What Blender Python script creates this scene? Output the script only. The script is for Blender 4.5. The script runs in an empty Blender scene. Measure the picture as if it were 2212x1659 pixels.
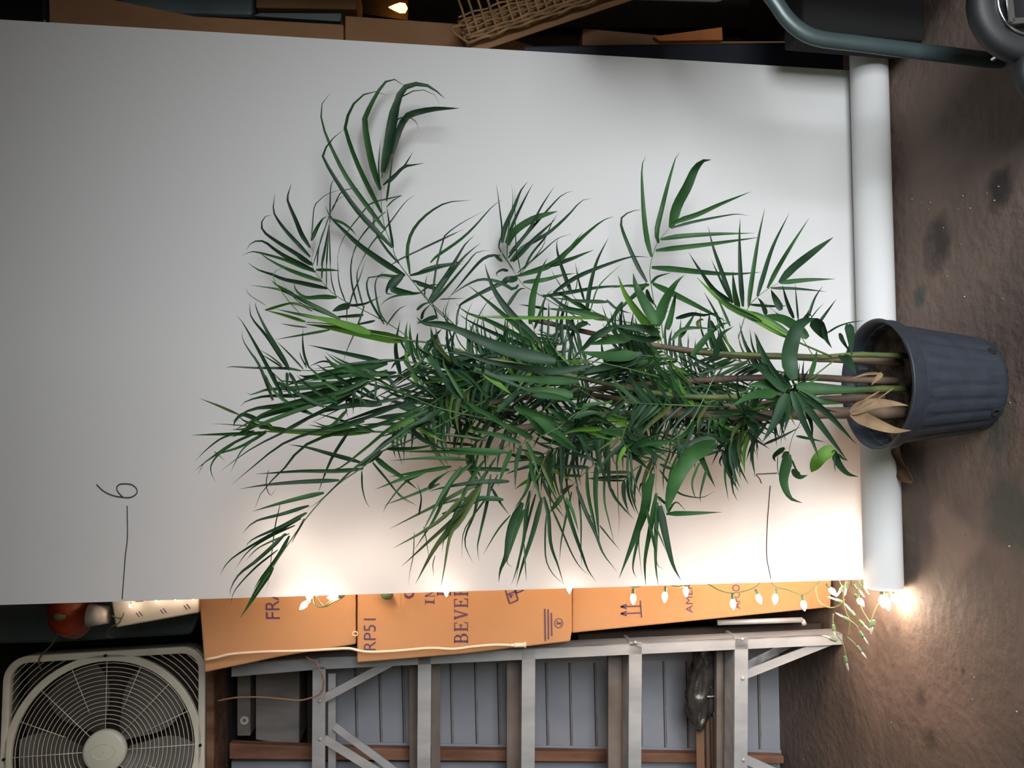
import bpy, bmesh, math, random
from mathutils import Vector, Matrix, noise

random.seed(7)
SC = bpy.context.scene
COL = SC.collection
R = math.radians

# ------------------------------------------------------------------ camera
W, H, F = 2212.0, 1659.0, 1728.2          # the photograph's frame and the focal length in its pixels
CAM = Vector((-.2889, -1.9128, 1.1565))
FW = Vector((.0601186, .99248316, -.10659708)).normalized()
RT = Vector((.99819078, -.05987698, .00546864)).normalized()
UP = RT.cross(FW).normalized()
RT = FW.cross(UP).normalized()
cd = bpy.data.cameras.new('camera'); cam = bpy.data.objects.new('camera', cd); COL.objects.link(cam)
cd.sensor_fit = 'HORIZONTAL'; cd.sensor_width = 36.0; cd.lens = F / W * 36.0
cd.clip_start = .02
m3 = Matrix((-UP, RT, -FW)).transposed()   # the phone was held upright, the file lies on its side
cam.matrix_world = Matrix.Translation(CAM) @ m3.to_4x4()
SC.camera = cam

# ------------------------------------------------------------------ light
SC.view_settings.view_transform = 'Standard'; SC.view_settings.look = 'None'
SC.view_settings.exposure = 0.0; SC.view_settings.gamma = 1.0; SC.view_settings.use_curve_mapping = False
SC.cycles.use_denoising = True
SC.cycles.max_bounces = 8
SC.cycles.sample_clamp_indirect = 6.0
wd = bpy.data.worlds.new('daylight'); SC.world = wd; wd.use_nodes = True
bg = wd.node_tree.nodes['Background']; bg.inputs[0].default_value = (.84, .90, .62, 1); bg.inputs[1].default_value = .56

def area(name, loc, target, sx, sy, power, col):
    l = bpy.data.lights.new(name, 'AREA'); l.shape = 'RECTANGLE'; l.size = sx; l.size_y = sy
    l.energy = power; l.color = col
    o = bpy.data.objects.new(name, l); COL.objects.link(o); o.location = loc
    o.rotation_euler = (Vector(target) - Vector(loc)).to_track_quat('-Z', 'Y').to_euler()
    return o
area('doorway_daylight', (1.25, -3.6, 1.1), (0, 0, .80), 1.9, 1.6, 232, (.92, .95, 1.0))

# ------------------------------------------------------------------ helpers
def px(x, y):
    return FW * F + RT * (H / 2 - y) + UP * (W / 2 - x)
def PY(x, y, Y):                           # the point of the plane Y = const seen at a pixel
    d = px(x, y); return CAM + d * ((Y - CAM.y) / d.y)
def PZ(x, y, Z=0.0):
    d = px(x, y); return CAM + d * ((Z - CAM.z) / d.z)
def mpp(Y, x=1100, y=900):                 # metres per pixel at that plane
    return (PY(x + 1, y, Y) - PY(x, y, Y)).length

def link(name, me, mats=None, parent=None):
    o = bpy.data.objects.new(name, me); COL.objects.link(o)
    if mats is not None:
        for m in (mats if isinstance(mats, (list, tuple)) else [mats]): me.materials.append(m)
    if parent is not None: o.parent = parent
    return o
def obj(name, bm, mats, parent=None, smooth=False, bevel=0, origin=None):
    if origin is not None: bmesh.ops.translate(bm, verts=bm.verts, vec=-Vector(origin))
    bmesh.ops.recalc_face_normals(bm, faces=bm.faces)
    me = bpy.data.meshes.new(name); bm.to_mesh(me); bm.free()
    if smooth:
        for p in me.polygons: p.use_smooth = True
    o = link(name, me, mats, parent)
    if origin is not None: o.location = origin
    if bevel:
        b = o.modifiers.new('bevel', 'BEVEL'); b.width = bevel; b.segments = 2; b.limit_method = 'ANGLE'
    return o
def tag(o, label, cat, group=None):
    o['label'] = label; o['category'] = cat
    if group: o['group'] = group
    return o
def thing(name, label, cat, loc=(0, 0, 0), group=None):
    o = bpy.data.objects.new(name, None); o.empty_display_size = .05; COL.objects.link(o); o.location = loc
    return tag(o, label, cat, group)
def child(o, parent):                      # parent an object that was built in world coordinates
    o.parent = parent; o.matrix_parent_inverse = Matrix.Translation(-Vector(parent.location)); return o
def struct(o): o['kind'] = 'structure'; return o

def box(bm, lo, hi):
    vs = [bm.verts.new((x, y, z)) for x in (lo[0], hi[0]) for y in (lo[1], hi[1]) for z in (lo[2], hi[2])]
    for f in ((0, 1, 3, 2), (4, 6, 7, 5), (0, 4, 5, 1), (2, 3, 7, 6), (0, 2, 6, 4), (1, 5, 7, 3)):
        bm.faces.new([vs[i] for i in f])
    return vs
def prism(bm, pts, dy):                    # a front outline (points in order) pushed back by dy
    d = Vector((0, dy, 0)) if not isinstance(dy, Vector) else dy
    a = [bm.verts.new(p) for p in pts]; b = [bm.verts.new(Vector(p) + d) for p in pts]
    n = len(a); bm.faces.new(a); bm.faces.new(b[::-1])
    for i in range(n): bm.faces.new((a[i], b[i], b[(i + 1) % n], a[(i + 1) % n]))
def pprism(bm, pix, Y, dy): prism(bm, [PY(x, y, Y) for x, y in pix], dy)
def bar(bm, p, q, w, d, up=Vector((0, 1, 0))):   # rectangular bar from p to q, w across, d deep
    p, q = Vector(p), Vector(q); t = (q - p).normalized(); s = t.cross(up).normalized(); n = s.cross(t).normalized()
    vs = []
    for e in (p, q):
        for a, b in ((-1, -1), (1, -1), (1, 1), (-1, 1)): vs.append(bm.verts.new(e + s * (a * w / 2) + n * (b * d / 2)))
    for f in ((3, 2, 1, 0), (4, 5, 6, 7), (0, 1, 5, 4), (1, 2, 6, 5), (2, 3, 7, 6), (3, 0, 4, 7)): bm.faces.new([vs[i] for i in f])
def spline(pts, n):                        # Catmull-Rom through the points, n samples
    P = [Vector(p) for p in pts]
    if len(P) == 2: P = [P[0], (P[0] + P[1]) / 2, P[1]]
    L = [0.0]
    for a, b in zip(P, P[1:]): L.append(L[-1] + max((b - a).length, 1e-6))
    E = [P[0] * 2 - P[1]] + P + [P[-1] * 2 - P[-2]]
    out = []
    for i in range(n):
        s = L[-1] * i / (n - 1); k = 0
        while k < len(P) - 2 and s > L[k + 1]: k += 1
        u = (s - L[k]) / (L[k + 1] - L[k]); p0, p1, p2, p3 = E[k:k + 4]
        out.append(.5 * ((2 * p1) + (p2 - p0) * u + (2 * p0 - 5 * p1 + 4 * p2 - p3) * u * u + (3 * p1 - p0 - 3 * p2 + p3) * u ** 3))
    return out
def tube(bm, pts, r, seg=8, n=None, r2=None, squash=1.0, closed=False):
    Q = spline(pts, n) if n else [Vector(p) for p in pts]
    rings = []; nv = None; N = len(Q)
    for i, p in enumerate(Q):
        t = ((Q[(i + 1) % N] - Q[i - 1]) if closed else (Q[min(i + 1, N - 1)] - Q[max(i - 1, 0)])).normalized()
        if nv is None: nv = t.orthogonal().normalized() if abs(t.y) > .9 else t.cross(Vector((0, 1, 0))).normalized()
        nv = (nv - t * nv.dot(t)).normalized(); bv = t.cross(nv)
        rr = r if r2 is None else r + (r2 - r) * i / (N - 1)
        rings.append([bm.verts.new(p + (nv * math.cos(a) + bv * math.sin(a) * squash) * rr) for a in [2 * math.pi * k / seg for k in range(seg)]])
    for i in range(N if closed else N - 1):
        A, B = rings[i], rings[(i + 1) % N]
        for k in range(seg): bm.faces.new((A[k], A[(k + 1) % seg], B[(k + 1) % seg], B[k]))
    if not closed: bm.faces.new(rings[0][::-1]); bm.faces.new(rings[-1])
def lathe(bm, prof, c=(0, 0, 0), axis='Z', seg=48, close=False):
    c = Vector(c); rings = []
    for r, h in prof:
        ring = []
        for k in range(seg):
            a = 2 * math.pi * k / seg; u, v = r * math.cos(a), r * math.sin(a)
            ring.append(bm.verts.new(c + (Vector((u, v, h)) if axis == 'Z' else Vector((u, h, v)) if axis == 'Y' else Vector((h, u, v)))))
        rings.append(ring)
    for A, B in zip(rings, rings[1:]):
        for k in range(seg): bm.faces.new((A[k], A[(k + 1) % seg], B[(k + 1) % seg], B[k]))
    if close:
        bm.faces.new(rings[0]); bm.faces.new(rings[-1][::-1])
def disc(bm, c, r, axis='Y', seg=24, h=.004): lathe(bm, [(r, -h / 2), (r, h / 2)], c, axis, seg, True)

# ------------------------------------------------------------------ materials
def S(r, g, b):                            # sRGB 0-255 to linear
    f = lambda v: (v / 255 / 12.92) if v / 255 <= .04045 else ((v / 255 + .055) / 1.055) ** 2.4
    return (f(r), f(g), f(b), 1)
def mat(name, c, c2=None, scale=8, rough=.6, metal=0, bump=0, bscale=None, stretch=None, spec=.5, sub=0, contrast=(.35, .65)):
    m = bpy.data.materials.new(name); m.use_nodes = True; nt = m.node_tree; b = nt.nodes['Principled BSDF']
    b.inputs['Base Color'].default_value = c; b.inputs['Roughness'].default_value = rough; b.inputs['Metallic'].default_value = metal
    b.inputs['Specular IOR Level'].default_value = spec
    if c2 is not None or bump:
        tc = nt.nodes.new('ShaderNodeTexCoord'); mp = nt.nodes.new('ShaderNodeMapping'); nt.links.new(tc.outputs['Object'], mp.inputs[0])
        if stretch: mp.inputs['Scale'].default_value = stretch
    if c2 is not None:
        nz = nt.nodes.new('ShaderNodeTexNoise'); nz.inputs['Scale'].default_value = scale; nz.inputs['Detail'].default_value = 6
        nt.links.new(mp.outputs[0], nz.inputs[0])
        cr = nt.nodes.new('ShaderNodeValToRGB'); cr.color_ramp.elements[0].position = contrast[0]; cr.color_ramp.elements[1].position = contrast[1]
        cr.color_ramp.elements[0].color = c; cr.color_ramp.elements[1].color = c2
        nt.links.new(nz.outputs[0], cr.inputs[0]); nt.links.new(cr.outputs[0], b.inputs['Base Color'])
    if bump:
        n2 = nt.nodes.new('ShaderNodeTexNoise'); n2.inputs['Scale'].default_value = bscale or scale * 4; n2.inputs['Detail'].default_value = 5
        nt.links.new(mp.outputs[0], n2.inputs[0])
        bp = nt.nodes.new('ShaderNodeBump'); bp.inputs['Strength'].default_value = bump; bp.inputs['Distance'].default_value = .01
        nt.links.new(n2.outputs[0], bp.inputs['Height']); nt.links.new(bp.outputs[0], b.inputs['Normal'])
    return m
def leafmat(name, c, c2, trans=.18, rough=.55, spec=.3):
    m = mat(name, c, c2, scale=14, rough=rough, spec=spec); nt = m.node_tree; b = nt.nodes['Principled BSDF']; out = nt.nodes['Material Output']
    tr = nt.nodes.new('ShaderNodeBsdfTranslucent'); mx = nt.nodes.new('ShaderNodeMixShader'); mx.inputs[0].default_value = trans
    cr = [n for n in nt.nodes if n.type == 'VALTORGB'][0]
    nt.links.new(cr.outputs[0], tr.inputs[0]); nt.links.new(b.outputs[0], mx.inputs[1]); nt.links.new(tr.outputs[0], mx.inputs[2]); nt.links.new(mx.outputs[0], out.inputs[0])
    return m
def emit(name, c, s):
    m = bpy.data.materials.new(name); m.use_nodes = True; b = m.node_tree.nodes['Principled BSDF']
    b.inputs['Base Color'].default_value = (.9, .8, .6, 1); b.inputs['Emission Color'].default_value = c; b.inputs['Emission Strength'].default_value = s
    return m
def papermat():
    m = bpy.data.materials.new('white_paper'); m.use_nodes = True; nt = m.node_tree; out = nt.nodes['Material Output']
    nt.nodes.remove(nt.nodes['Principled BSDF'])
    d = nt.nodes.new('ShaderNodeBsdfDiffuse'); d.inputs[0].default_value = (.80, .80, .79, 1)
    t = nt.nodes.new('ShaderNodeBsdfTranslucent'); t.inputs[0].default_value = (.84, .85, .89, 1)
    mx = nt.nodes.new('ShaderNodeMixShader'); mx.inputs[0].default_value = .24
    nt.links.new(d.outputs[0], mx.inputs[1]); nt.links.new(t.outputs[0], mx.inputs[2]); nt.links.new(mx.outputs[0], out.inputs[0])
    tc = nt.nodes.new('ShaderNodeTexCoord'); mp = nt.nodes.new('ShaderNodeMapping'); mp.inputs['Scale'].default_value = (1.2, 1, 6)
    nz = nt.nodes.new('ShaderNodeTexNoise'); nz.inputs['Scale'].default_value = 3; bp = nt.nodes.new('ShaderNodeBump'); bp.inputs['Strength'].default_value = .12; bp.inputs['Distance'].default_value = .01
    nt.links.new(tc.outputs['Object'], mp.inputs[0]); nt.links.new(mp.outputs[0], nz.inputs[0]); nt.links.new(nz.outputs[0], bp.inputs['Height']); nt.links.new(bp.outputs[0], d.inputs['Normal'])
    return m
def floormat():
    m = mat('stained_concrete', S(76, 64, 57), S(120, 101, 90), scale=2.6, rough=.78, bump=.5, bscale=34, contrast=(.28, .74)); nt = m.node_tree; b = nt.nodes['Principled BSDF']
    cr = [n for n in nt.nodes if n.type == 'VALTORGB'][0]; mp = [n for n in nt.nodes if n.type == 'MAPPING'][0]
    last = cr.outputs[0]
    nz = nt.nodes.new('ShaderNodeTexNoise'); nz.inputs['Scale'].default_value = 9; nz.inputs['Detail'].default_value = 8; nt.links.new(mp.outputs[0], nz.inputs[0])
    def blob(c, r, col, amt, last):        # an oil stain or worn patch with its own ragged outline
        di = nt.nodes.new('ShaderNodeVectorMath'); di.operation = 'DISTANCE'; di.inputs[1].default_value = c; nt.links.new(mp.outputs[0], di.inputs[0])
        a = nt.nodes.new('ShaderNodeMath'); a.operation = 'MULTIPLY_ADD'; a.inputs[1].default_value = r * 2.6; nt.links.new(nz.outputs[0], a.inputs[0]); nt.links.new(di.outputs['Value'], a.inputs[2])
        rp = nt.nodes.new('ShaderNodeMapRange'); rp.inputs['From Min'].default_value = r * 2.3; rp.inputs['From Max'].default_value = r * 1.7; rp.inputs['To Min'].default_value = 0; rp.inputs['To Max'].default_value = amt
        nt.links.new(a.outputs[0], rp.inputs['Value'])
        mx = nt.nodes.new('ShaderNodeMix'); mx.data_type = 'RGBA'; nt.links.new(rp.outputs[0], mx.inputs['Factor']); nt.links.new(last, mx.inputs[6]); mx.inputs[7].default_value = col
        return mx.outputs[2]
    for (x, y, r, col, amt) in ((2035, 520, .075, S(30, 24, 22), .8), (2160, 400, .05, S(24, 20, 18), .85), (1985, 640, .03, S(60, 72, 64), .8),
                                (2150, 930, .07, S(62, 66, 58), .8), (2190, 1120, .09, S(58, 62, 55), .8), (2080, 820, .07, S(116, 84, 68), .7),
                                (2050, 1150, .10, S(124, 104, 92), .7), (2010, 1590, .04, S(44, 34, 28), .7), (1990, 1510, .03, S(46, 36, 30), .7), (2080, 1450, .012, S(30, 26, 22), .8)):
        p = PZ(x, y); last = blob((p.x, p.y, 0), r, col, amt, last)
    n3 = nt.nodes.new('ShaderNodeTexNoise'); n3.inputs['Scale'].default_value = 60; n3.inputs['Detail'].default_value = 3; nt.links.new(mp.outputs[0], n3.inputs[0])
    rp = nt.nodes.new('ShaderNodeMapRange'); rp.inputs['From Min'].default_value = .30; rp.inputs['From Max'].default_value = .24; rp.inputs['To Max'].default_value = .7; nt.links.new(n3.outputs[0], rp.inputs['Value'])
    mx = nt.nodes.new('ShaderNodeMix'); mx.data_type = 'RGBA'; nt.links.new(rp.outputs[0], mx.inputs['Factor']); nt.links.new(last, mx.inputs[6]); mx.inputs[7].default_value = S(36, 30, 27)
    nt.links.new(mx.outputs[2], b.inputs['Base Color'])
    return m

M = dict(
    paper=papermat(), floor=floormat(),
    wall=mat('dark_boards', S(58, 50, 44), S(40, 35, 32), scale=5, rough=.9, stretch=(6, 6, .6)),
    ceil=mat('ceiling_boards', S(86, 76, 66), S(66, 58, 50), scale=4, rough=.9),
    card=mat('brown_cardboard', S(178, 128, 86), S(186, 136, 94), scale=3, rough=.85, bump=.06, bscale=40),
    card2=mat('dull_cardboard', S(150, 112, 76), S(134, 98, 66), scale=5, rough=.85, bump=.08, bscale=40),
    ink=mat('purple_ink', S(84, 60, 84), rough=.8), pencil=mat('graphite', S(52, 46, 46), rough=.7),
    alu=mat('dull_aluminium', S(180, 179, 180), S(158, 158, 160), scale=6, rough=.5, metal=.25, stretch=(4, 4, 1)),
    alu_dark=mat('shaded_aluminium', S(128, 116, 108), S(104, 92, 84), scale=9, rough=.6, metal=.15),  # for the rear bars: shade put into the aluminium's colour
    steel=mat('galvanized_steel', S(190, 192, 194), S(140, 142, 146), scale=40, rough=.35, metal=.7),
    greyp=mat('grey_paint', S(150, 152, 160), S(128, 130, 138), scale=3, rough=.6, bump=.05),
    greyd=mat('dusty_grey_paint', S(112, 104, 98), S(138, 132, 128), scale=7, rough=.8, stretch=(3, 3, .7)),
    rust=mat('worn_brown_wood', S(98, 62, 42), S(140, 100, 78), scale=9, rough=.8, stretch=(3, 3, .6)),
    dark=mat('dark_wood', S(54, 42, 36), S(40, 32, 28), scale=7, rough=.85),
    cream=mat('cream_plastic', S(236, 228, 208), S(222, 212, 190), scale=12, rough=.45),
    hub=mat('ivory_plastic', S(228, 224, 204), rough=.4), blade=mat('grey_blade', S(112, 106, 98), S(92, 86, 80), scale=9, rough=.5),
    black=mat('black_plastic', S(28, 28, 30), S(40, 40, 42), scale=12, rough=.35), bag=mat('black_bag', S(44, 40, 38), S(60, 55, 50), scale=18, rough=.3, bump=.4, bscale=24),
    pot=mat('blue_black_plastic', S(40, 45, 53), S(47, 52, 60), scale=30, rough=.5, bump=.05), hole=mat('hole_dark', S(12, 12, 13), rough=.9),
    soil=mat('potting_soil', S(44, 34, 28), S(86, 72, 58), scale=30, rough=.95, bump=.9, bscale=60),
    dry=leafmat('dry_leaf', S(152, 128, 98), S(112, 90, 66), .2, .6), cane=mat('brown_cane', S(58, 46, 38), S(112, 92, 74), scale=22, rough=.7, stretch=(1, 1, .4)),
    gcane=mat('green_cane', S(64, 78, 42), S(96, 104, 60), scale=10, rough=.5),
    leaf=leafmat('dark_green_leaf', S(28, 52, 34), S(40, 70, 44), .12), leafm=leafmat('green_leaf', S(36, 70, 36), S(50, 90, 44), .16), leafb=leafmat('young_green_leaf', S(76, 124, 42), S(100, 140, 56), .25),
    leafo=leafmat('olive_leaf', S(62, 80, 42), S(84, 98, 52), .2), stalk=mat('leaf_stalk', S(58, 88, 46), S(84, 112, 60), scale=9, rough=.5),
    wire=mat('green_wire', S(104, 104, 66), rough=.5), socket=mat('green_socket', S(86, 106, 76), rough=.4),
    bulb=emit('lit_bulb', (1, .80, .62, 1), 150), bulboff=mat('clear_bulb', S(160, 156, 146), rough=.1, spec=.8),
    amber=emit('amber_bulb', (1, .42, .06, 1), 14),
    white=mat('white_card', S(214, 204, 192), S(200, 190, 176), scale=6, rough=.6), red=mat('red_orange_glaze', S(168, 66, 34), S(140, 50, 28), scale=8, rough=.35),
    cup=mat('milky_plastic', S(226, 214, 202), rough=.35), cord=mat('cream_cord', S(226, 200, 172), rough=.5), brown=mat('brown_cord', S(120, 88, 66), rough=.6),
    green=mat('grey_green_enamel', S(62, 76, 76), S(52, 64, 66), scale=9, rough=.35, metal=.2), casing=mat('shaded_dusty_casing', S(104, 104, 94), S(84, 84, 76), scale=9, rough=.7), tyre=mat('rubber', S(22, 23, 25), S(30, 31, 33), scale=20, rough=.6),  # the casing's dull tone holds shade as well as dust
    chrome=mat('chrome', S(190, 194, 196), rough=.2, metal=1), navy=mat('navy_plastic', S(38, 42, 56), S(30, 34, 46), scale=6, rough=.6),
    teal=mat('grey_teal_plastic', S(92, 104, 104), S(74, 84, 86), scale=6, rough=.5), wick=mat('wicker', S(156, 120, 78), S(120, 90, 58), scale=30, rough=.7), orange=mat('orange_wood', S(196, 116, 60), S(170, 96, 48), scale=8, rough=.6),
    grit=mat('pale_grit', S(170, 164, 154), rough=.8), dlf=leafmat('fallen_leaf', S(120, 92, 66), S(84, 62, 46), .1, .5),
)
# ================================================================== the garage shell
def slab(name, lo, hi, m):
    bm = bmesh.new(); box(bm, lo, hi); return struct(obj(name, bm, m))
slab('floor', (-3.2, -4.2, -.1), (3.2, 1.75, 0), M['floor'])
slab('wall_back', (-3.2, 1.60, 0), (3.2, 1.75, 3.1), M['wall'])
slab('wall_left', (-3.35, -2.2, 0), (-3.2, 1.75, 3.1), M['wall'])
slab('wall_right', (3.2, -2.2, 0), (3.35, 1.75, 3.1), M['wall'])
slab('shade_header', (-3.2, -2.26, 1.30), (3.2, -2.2, 3.1), M['wall'])  # unseen lowered panel, added to cut daylight from the upper sheet
slab('ceiling', (-3.35, -2.26, 3.1), (3.35, 1.75, 3.2), M['ceil'])

# ================================================================== the sheet of white paper and its roll
root = thing('paper_roll', 'wide roll of white paper pulled up as a tall backdrop, rolled end on the floor', 'paper', (0, 0, 0))
bm = bmesh.new(); NX, NZ = 24, 60; rows = []
def edgeX(z, side):                        # both edges hang almost plumb
    a, b = ((-.6705, 2.094), (-.656, .066)) if side < 0 else ((.665, 2.142), (.645, .066))
    return b[0] + (a[0] - b[0]) * (z - b[1]) / (a[1] - b[1])
RR = .046
for j in range(NZ + 1):
    z = .05 + (2.75 - .05) * j / NZ; row = []
    for i in range(NX + 1):
        x = edgeX(z, -1) + (edgeX(z, 1) - edgeX(z, -1)) * i / NX
        y = .004 * noise.noise(Vector((x * 1.5, z * .9, 3))) * min(1, z * 2)
        row.append(bm.verts.new((x, y, z)))
    rows.append(row)
for a, b in zip(rows, rows[1:]):
    for i in range(NX): bm.faces.new((a[i], a[i + 1], b[i + 1], b[i]))
sheet = obj('sheet', bm, M['paper'], root, smooth=True)
bm = bmesh.new(); prof = []
for k in range(97):                        # loose spiral of paper, seen at both ends
    a = 2 * math.pi * k / 24; r = RR - .0011 * (96 - k) / 24 * 2.2
    prof.append((-RR - .003 - r * math.cos(a + math.pi), RR + .001 + r * math.sin(a + math.pi)))
for k in range(96):
    (y0, z0), (y1, z1) = prof[k], prof[k + 1]
    v = [bm.verts.new(p) for p in ((-.668, y0, z0), (.668, y0, z0), (.668, y1, z1), (-.668, y1, z1))]
    bm.faces.new(v)
bmesh.ops.remove_doubles(bm, verts=bm.verts, dist=1e-5)
roll = obj('rolled_end', bm, M['paper'], root, smooth=True)
bm = bmesh.new(); lathe(bm, [(.030, -.672), (.030, .672), (.026, .672), (.026, -.672), (.030, -.672)], (0, -RR - .003, RR + .001), 'X', 32)
obj('core', bm, M['card2'], roll, smooth=False)
# pencilled heights: 6 and its tick, 1 and its tick
def stroke(name, pix, w=.0011):
    bm = bmesh.new(); tube(bm, [PY(x, y, -.0045) for x, y in pix], w, 6, 30); return obj(name, bm, M['pencil'], sheet, smooth=True)
Z = lambda c, s: [(180 + x / 5.183, 1000 + y / 5.183) for x, y in c]
stroke('pencilled_six', Z([(148, 240), (220, 310), (320, 360), (430, 382), (520, 386), (590, 350), (602, 300), (550, 245), (470, 232), (400, 240), (372, 275), (385, 320), (440, 380)], 0))
stroke('pencil_tick', Z([(490, 480), (492, 620), (494, 780), (488, 900), (470, 1040), (455, 1250), (442, 1420), (434, 1525)], 0))
stroke('pencilled_one', [(1645, 1044), (1641, 1034), (1634, 1025), (1650, 1023.5), (1679, 1022)])
stroke('pencil_tick', [(1664, 1049), (1661, 1085), (1658, 1125), (1656, 1170), (1656.5, 1205), (1661, 1230), (1665, 1250)])
# ================================================================== the potted palm
PC = Vector((-.190, -.338, 0)); PH, RT_, RB = .227, .134, .100
palm = thing('potted_palm', 'tall leafy green palm in a ribbed blue-black nursery pot before the white paper', 'potted plant', PC)
def pp(name, bm, m, smooth=True): bmesh.ops.recalc_face_normals(bm, faces=bm.faces); return child(obj(name, bm, M[m], None, smooth=smooth), palm)
bm = bmesh.new(); seg = 144; rings = []
prof = [(.001, .004), (RB * .86, .004), (RB * .95, .0), (RB * .98, .004), (RB, .014), (RB + .003, .034), (RT_ - .010, PH - .034), (RT_ - .008, PH - .030), (RT_ - .002, PH - .029), (RT_, PH - .026), (RT_ + .001, PH - .004), (RT_ + .003, PH - .001), (RT_ + .001, PH), (RT_ - .004, PH), (RT_ - .006, PH - .03), (RT_ - .012, PH - .05), (RB + .01, .12), (.001, .12)]
for i, (r, h) in enumerate(prof):
    rib = 1 if 4 < i < 7 else 0; ring = []
    for k in range(seg):
        a = 2 * math.pi * k / seg; d = .0016 * (1 if math.sin(a * 24) > -.2 else -1) * rib; ring.append(bm.verts.new(PC + Vector(((r + d) * math.cos(a), (r + d) * math.sin(a), h))))
    rings.append(ring)
for A, B in zip(rings, rings[1:]):
    for k in range(seg): bm.faces.new((A[k], A[(k + 1) % seg], B[(k + 1) % seg], B[k]))
pot = pp('pot', bm, 'pot')
for deg in (-52, -126, 20, 160):
    a = R(deg); n = Vector((math.cos(a), math.sin(a), 0)); c = PC + n * (RB + .0015) + Vector((0, 0, .022)); bm = bmesh.new()
    q = n.to_track_quat('Z', 'Y').to_matrix().to_4x4(); lathe(bm, [(.0085, -.004), (.0085, .003), (.0068, .004), (.0055, .001), (.0005, .0005)], (0, 0, 0), 'Z', 20); bmesh.ops.transform(bm, verts=bm.verts, matrix=Matrix.Translation(c) @ q)
    h = obj('drain_hole', bm, M['hole'], None, smooth=True); h.parent = pot
bm = bmesh.new(); bmesh.ops.create_circle(bm, cap_ends=True, segments=40, radius=RT_ - .012); bmesh.ops.subdivide_edges(bm, edges=bm.edges, cuts=1)
bm.free(); bm = bmesh.new(); rings = []
for i in range(12):
    r = (RT_ - .013) * i / 11; rings.append([bm.verts.new(PC + Vector((r * math.cos(2 * math.pi * k / 40), r * math.sin(2 * math.pi * k / 40), PH - .052 + .012 * noise.noise(Vector((r * 40 * math.cos(k * .157), r * 40 * math.sin(k * .157), 2)))))) for k in range(40)])
for A, B in zip(rings, rings[1:]):
    for k in range(40): bm.faces.new((A[k], A[(k + 1) % 40], B[(k + 1) % 40], B[k]))
pp('soil', bm, 'soil')

# canes: traced up from the soil
ZS = PH - .055
def stem(pix, Y0, Y1, r0, r1, m):
    n = len(pix); bm = bmesh.new(); Q = [PY(x, y, Y0 + (Y1 - Y0) * i / (n - 1)) for i, (x, y) in enumerate(pix)]
    Q = spline([Q[0] - Vector((0, 0, .055))] + Q, 40); rings = []
    for i, p in enumerate(Q):
        t = (Q[min(i + 1, 39)] - Q[max(i - 1, 0)]).normalized(); s = t.orthogonal().normalized(); b = t.cross(s); r = (r0 + (r1 - r0) * i / 39) * (1.16 if i % 7 == 3 else 1)
        rings.append([bm.verts.new(p + (s * math.cos(2 * math.pi * k / 10) + b * math.sin(2 * math.pi * k / 10)) * r) for k in range(10)])
    for A, B in zip(rings, rings[1:]):
        for k in range(10): bm.faces.new((A[k], A[(k + 1) % 10], B[(k + 1) % 10], B[k]))
    bm.faces.new(rings[0]); bm.faces.new(rings[-1][::-1]); return pp('cane', bm, m)
stem([(1925, 782), (1840, 778), (1700, 770), (1550, 765), (1350, 735), (1150, 690)], -.345, -.28, .0085, .005, 'cane')
stem([(1928, 768), (1850, 766), (1760, 772), (1650, 768), (1500, 760)], -.38, -.40, .006, .004, 'gcane')
stem([(1920, 822), (1840, 820), (1740, 815), (1580, 818), (1400, 830), (1200, 850), (1000, 880)], -.330, -.30, .008, .005, 'cane')
stem([(1915, 892), (1840, 892), (1720, 893), (1600, 900), (1480, 892), (1300, 900), (1100, 930)], -.355, -.36, .0135, .007, 'cane')
stem([(1905, 860), (1820, 862), (1700, 870), (1560, 880), (1400, 870), (1250, 850)], -.29, -.30, .010, .006, 'cane')
stem([(1918, 840), (1790, 846), (1600, 858), (1420, 850), (1180, 800), (980, 760)], -.37, -.44, .007, .004, 'gcane')

LEAFMATS = [M[k] for k in ('leaf', 'leafm', 'leafb', 'leafo', 'stalk', 'dry')]
lr = random.Random(11)
def ribbon(bm, P, w, mi, tilt=None, blunt=False):
    """one leaflet: a narrow strip folded along its midrib, widest a third of the way up, drawn out to a tip"""
    n = 13; Q = spline(P, n); tilt = lr.uniform(-.65, .65) if tilt is None else tilt; rows = []; tw = lr.uniform(-.35, .35)
    for i, p in enumerate(Q):
        u = i / (n - 1); t = (Q[min(i + 1, n - 1)] - Q[max(i - 1, 0)]).normalized(); toc = (CAM - p).normalized()
        s = t.cross(toc).normalized(); nn = s.cross(t).normalized(); a = tilt + tw * (u - .3)
        s, nn = s * math.cos(a) + nn * math.sin(a), nn * math.cos(a) - s * math.sin(a)
        prof = (.45 + .55 * min(1, u / .16) ** .7) * ((1 - max(0, (u - .16) / .84) ** (3.5 if blunt else 1.7)) if u < 1 else 0)
        k = w * .5 * max(prof, .03) / max(.6, math.cos(a)); rows.append([bm.verts.new(p - s * k + nn * k * .35), bm.verts.new(p - nn * k * .12), bm.verts.new(p + s * k + nn * k * .35)])
    for A, B in zip(rows, rows[1:]):
        for k in range(2):
            f = bm.faces.new((A[k], A[k + 1], B[k + 1], B[k])); f.material_index = mi; f.smooth = True
CR = dict(A=(500, 160), B=(400, 560), C=(400, 940), D=(900, 340), E=(900, 640), F=(800, 900), G=(1320, 320), H=(1350, 580), I=(1320, 860))
COLS = {'d': 0, 'm': 1, 'b': 2, 'o': 3}
def parse(cr, s):
    ox, oy = CR[cr]; v = [float(a) for a in s.replace(' ', ',').split(',')]; return [(ox + v[i] / 4, oy + v[i + 1] / 4) for i in range(0, len(v), 2)]
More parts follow.
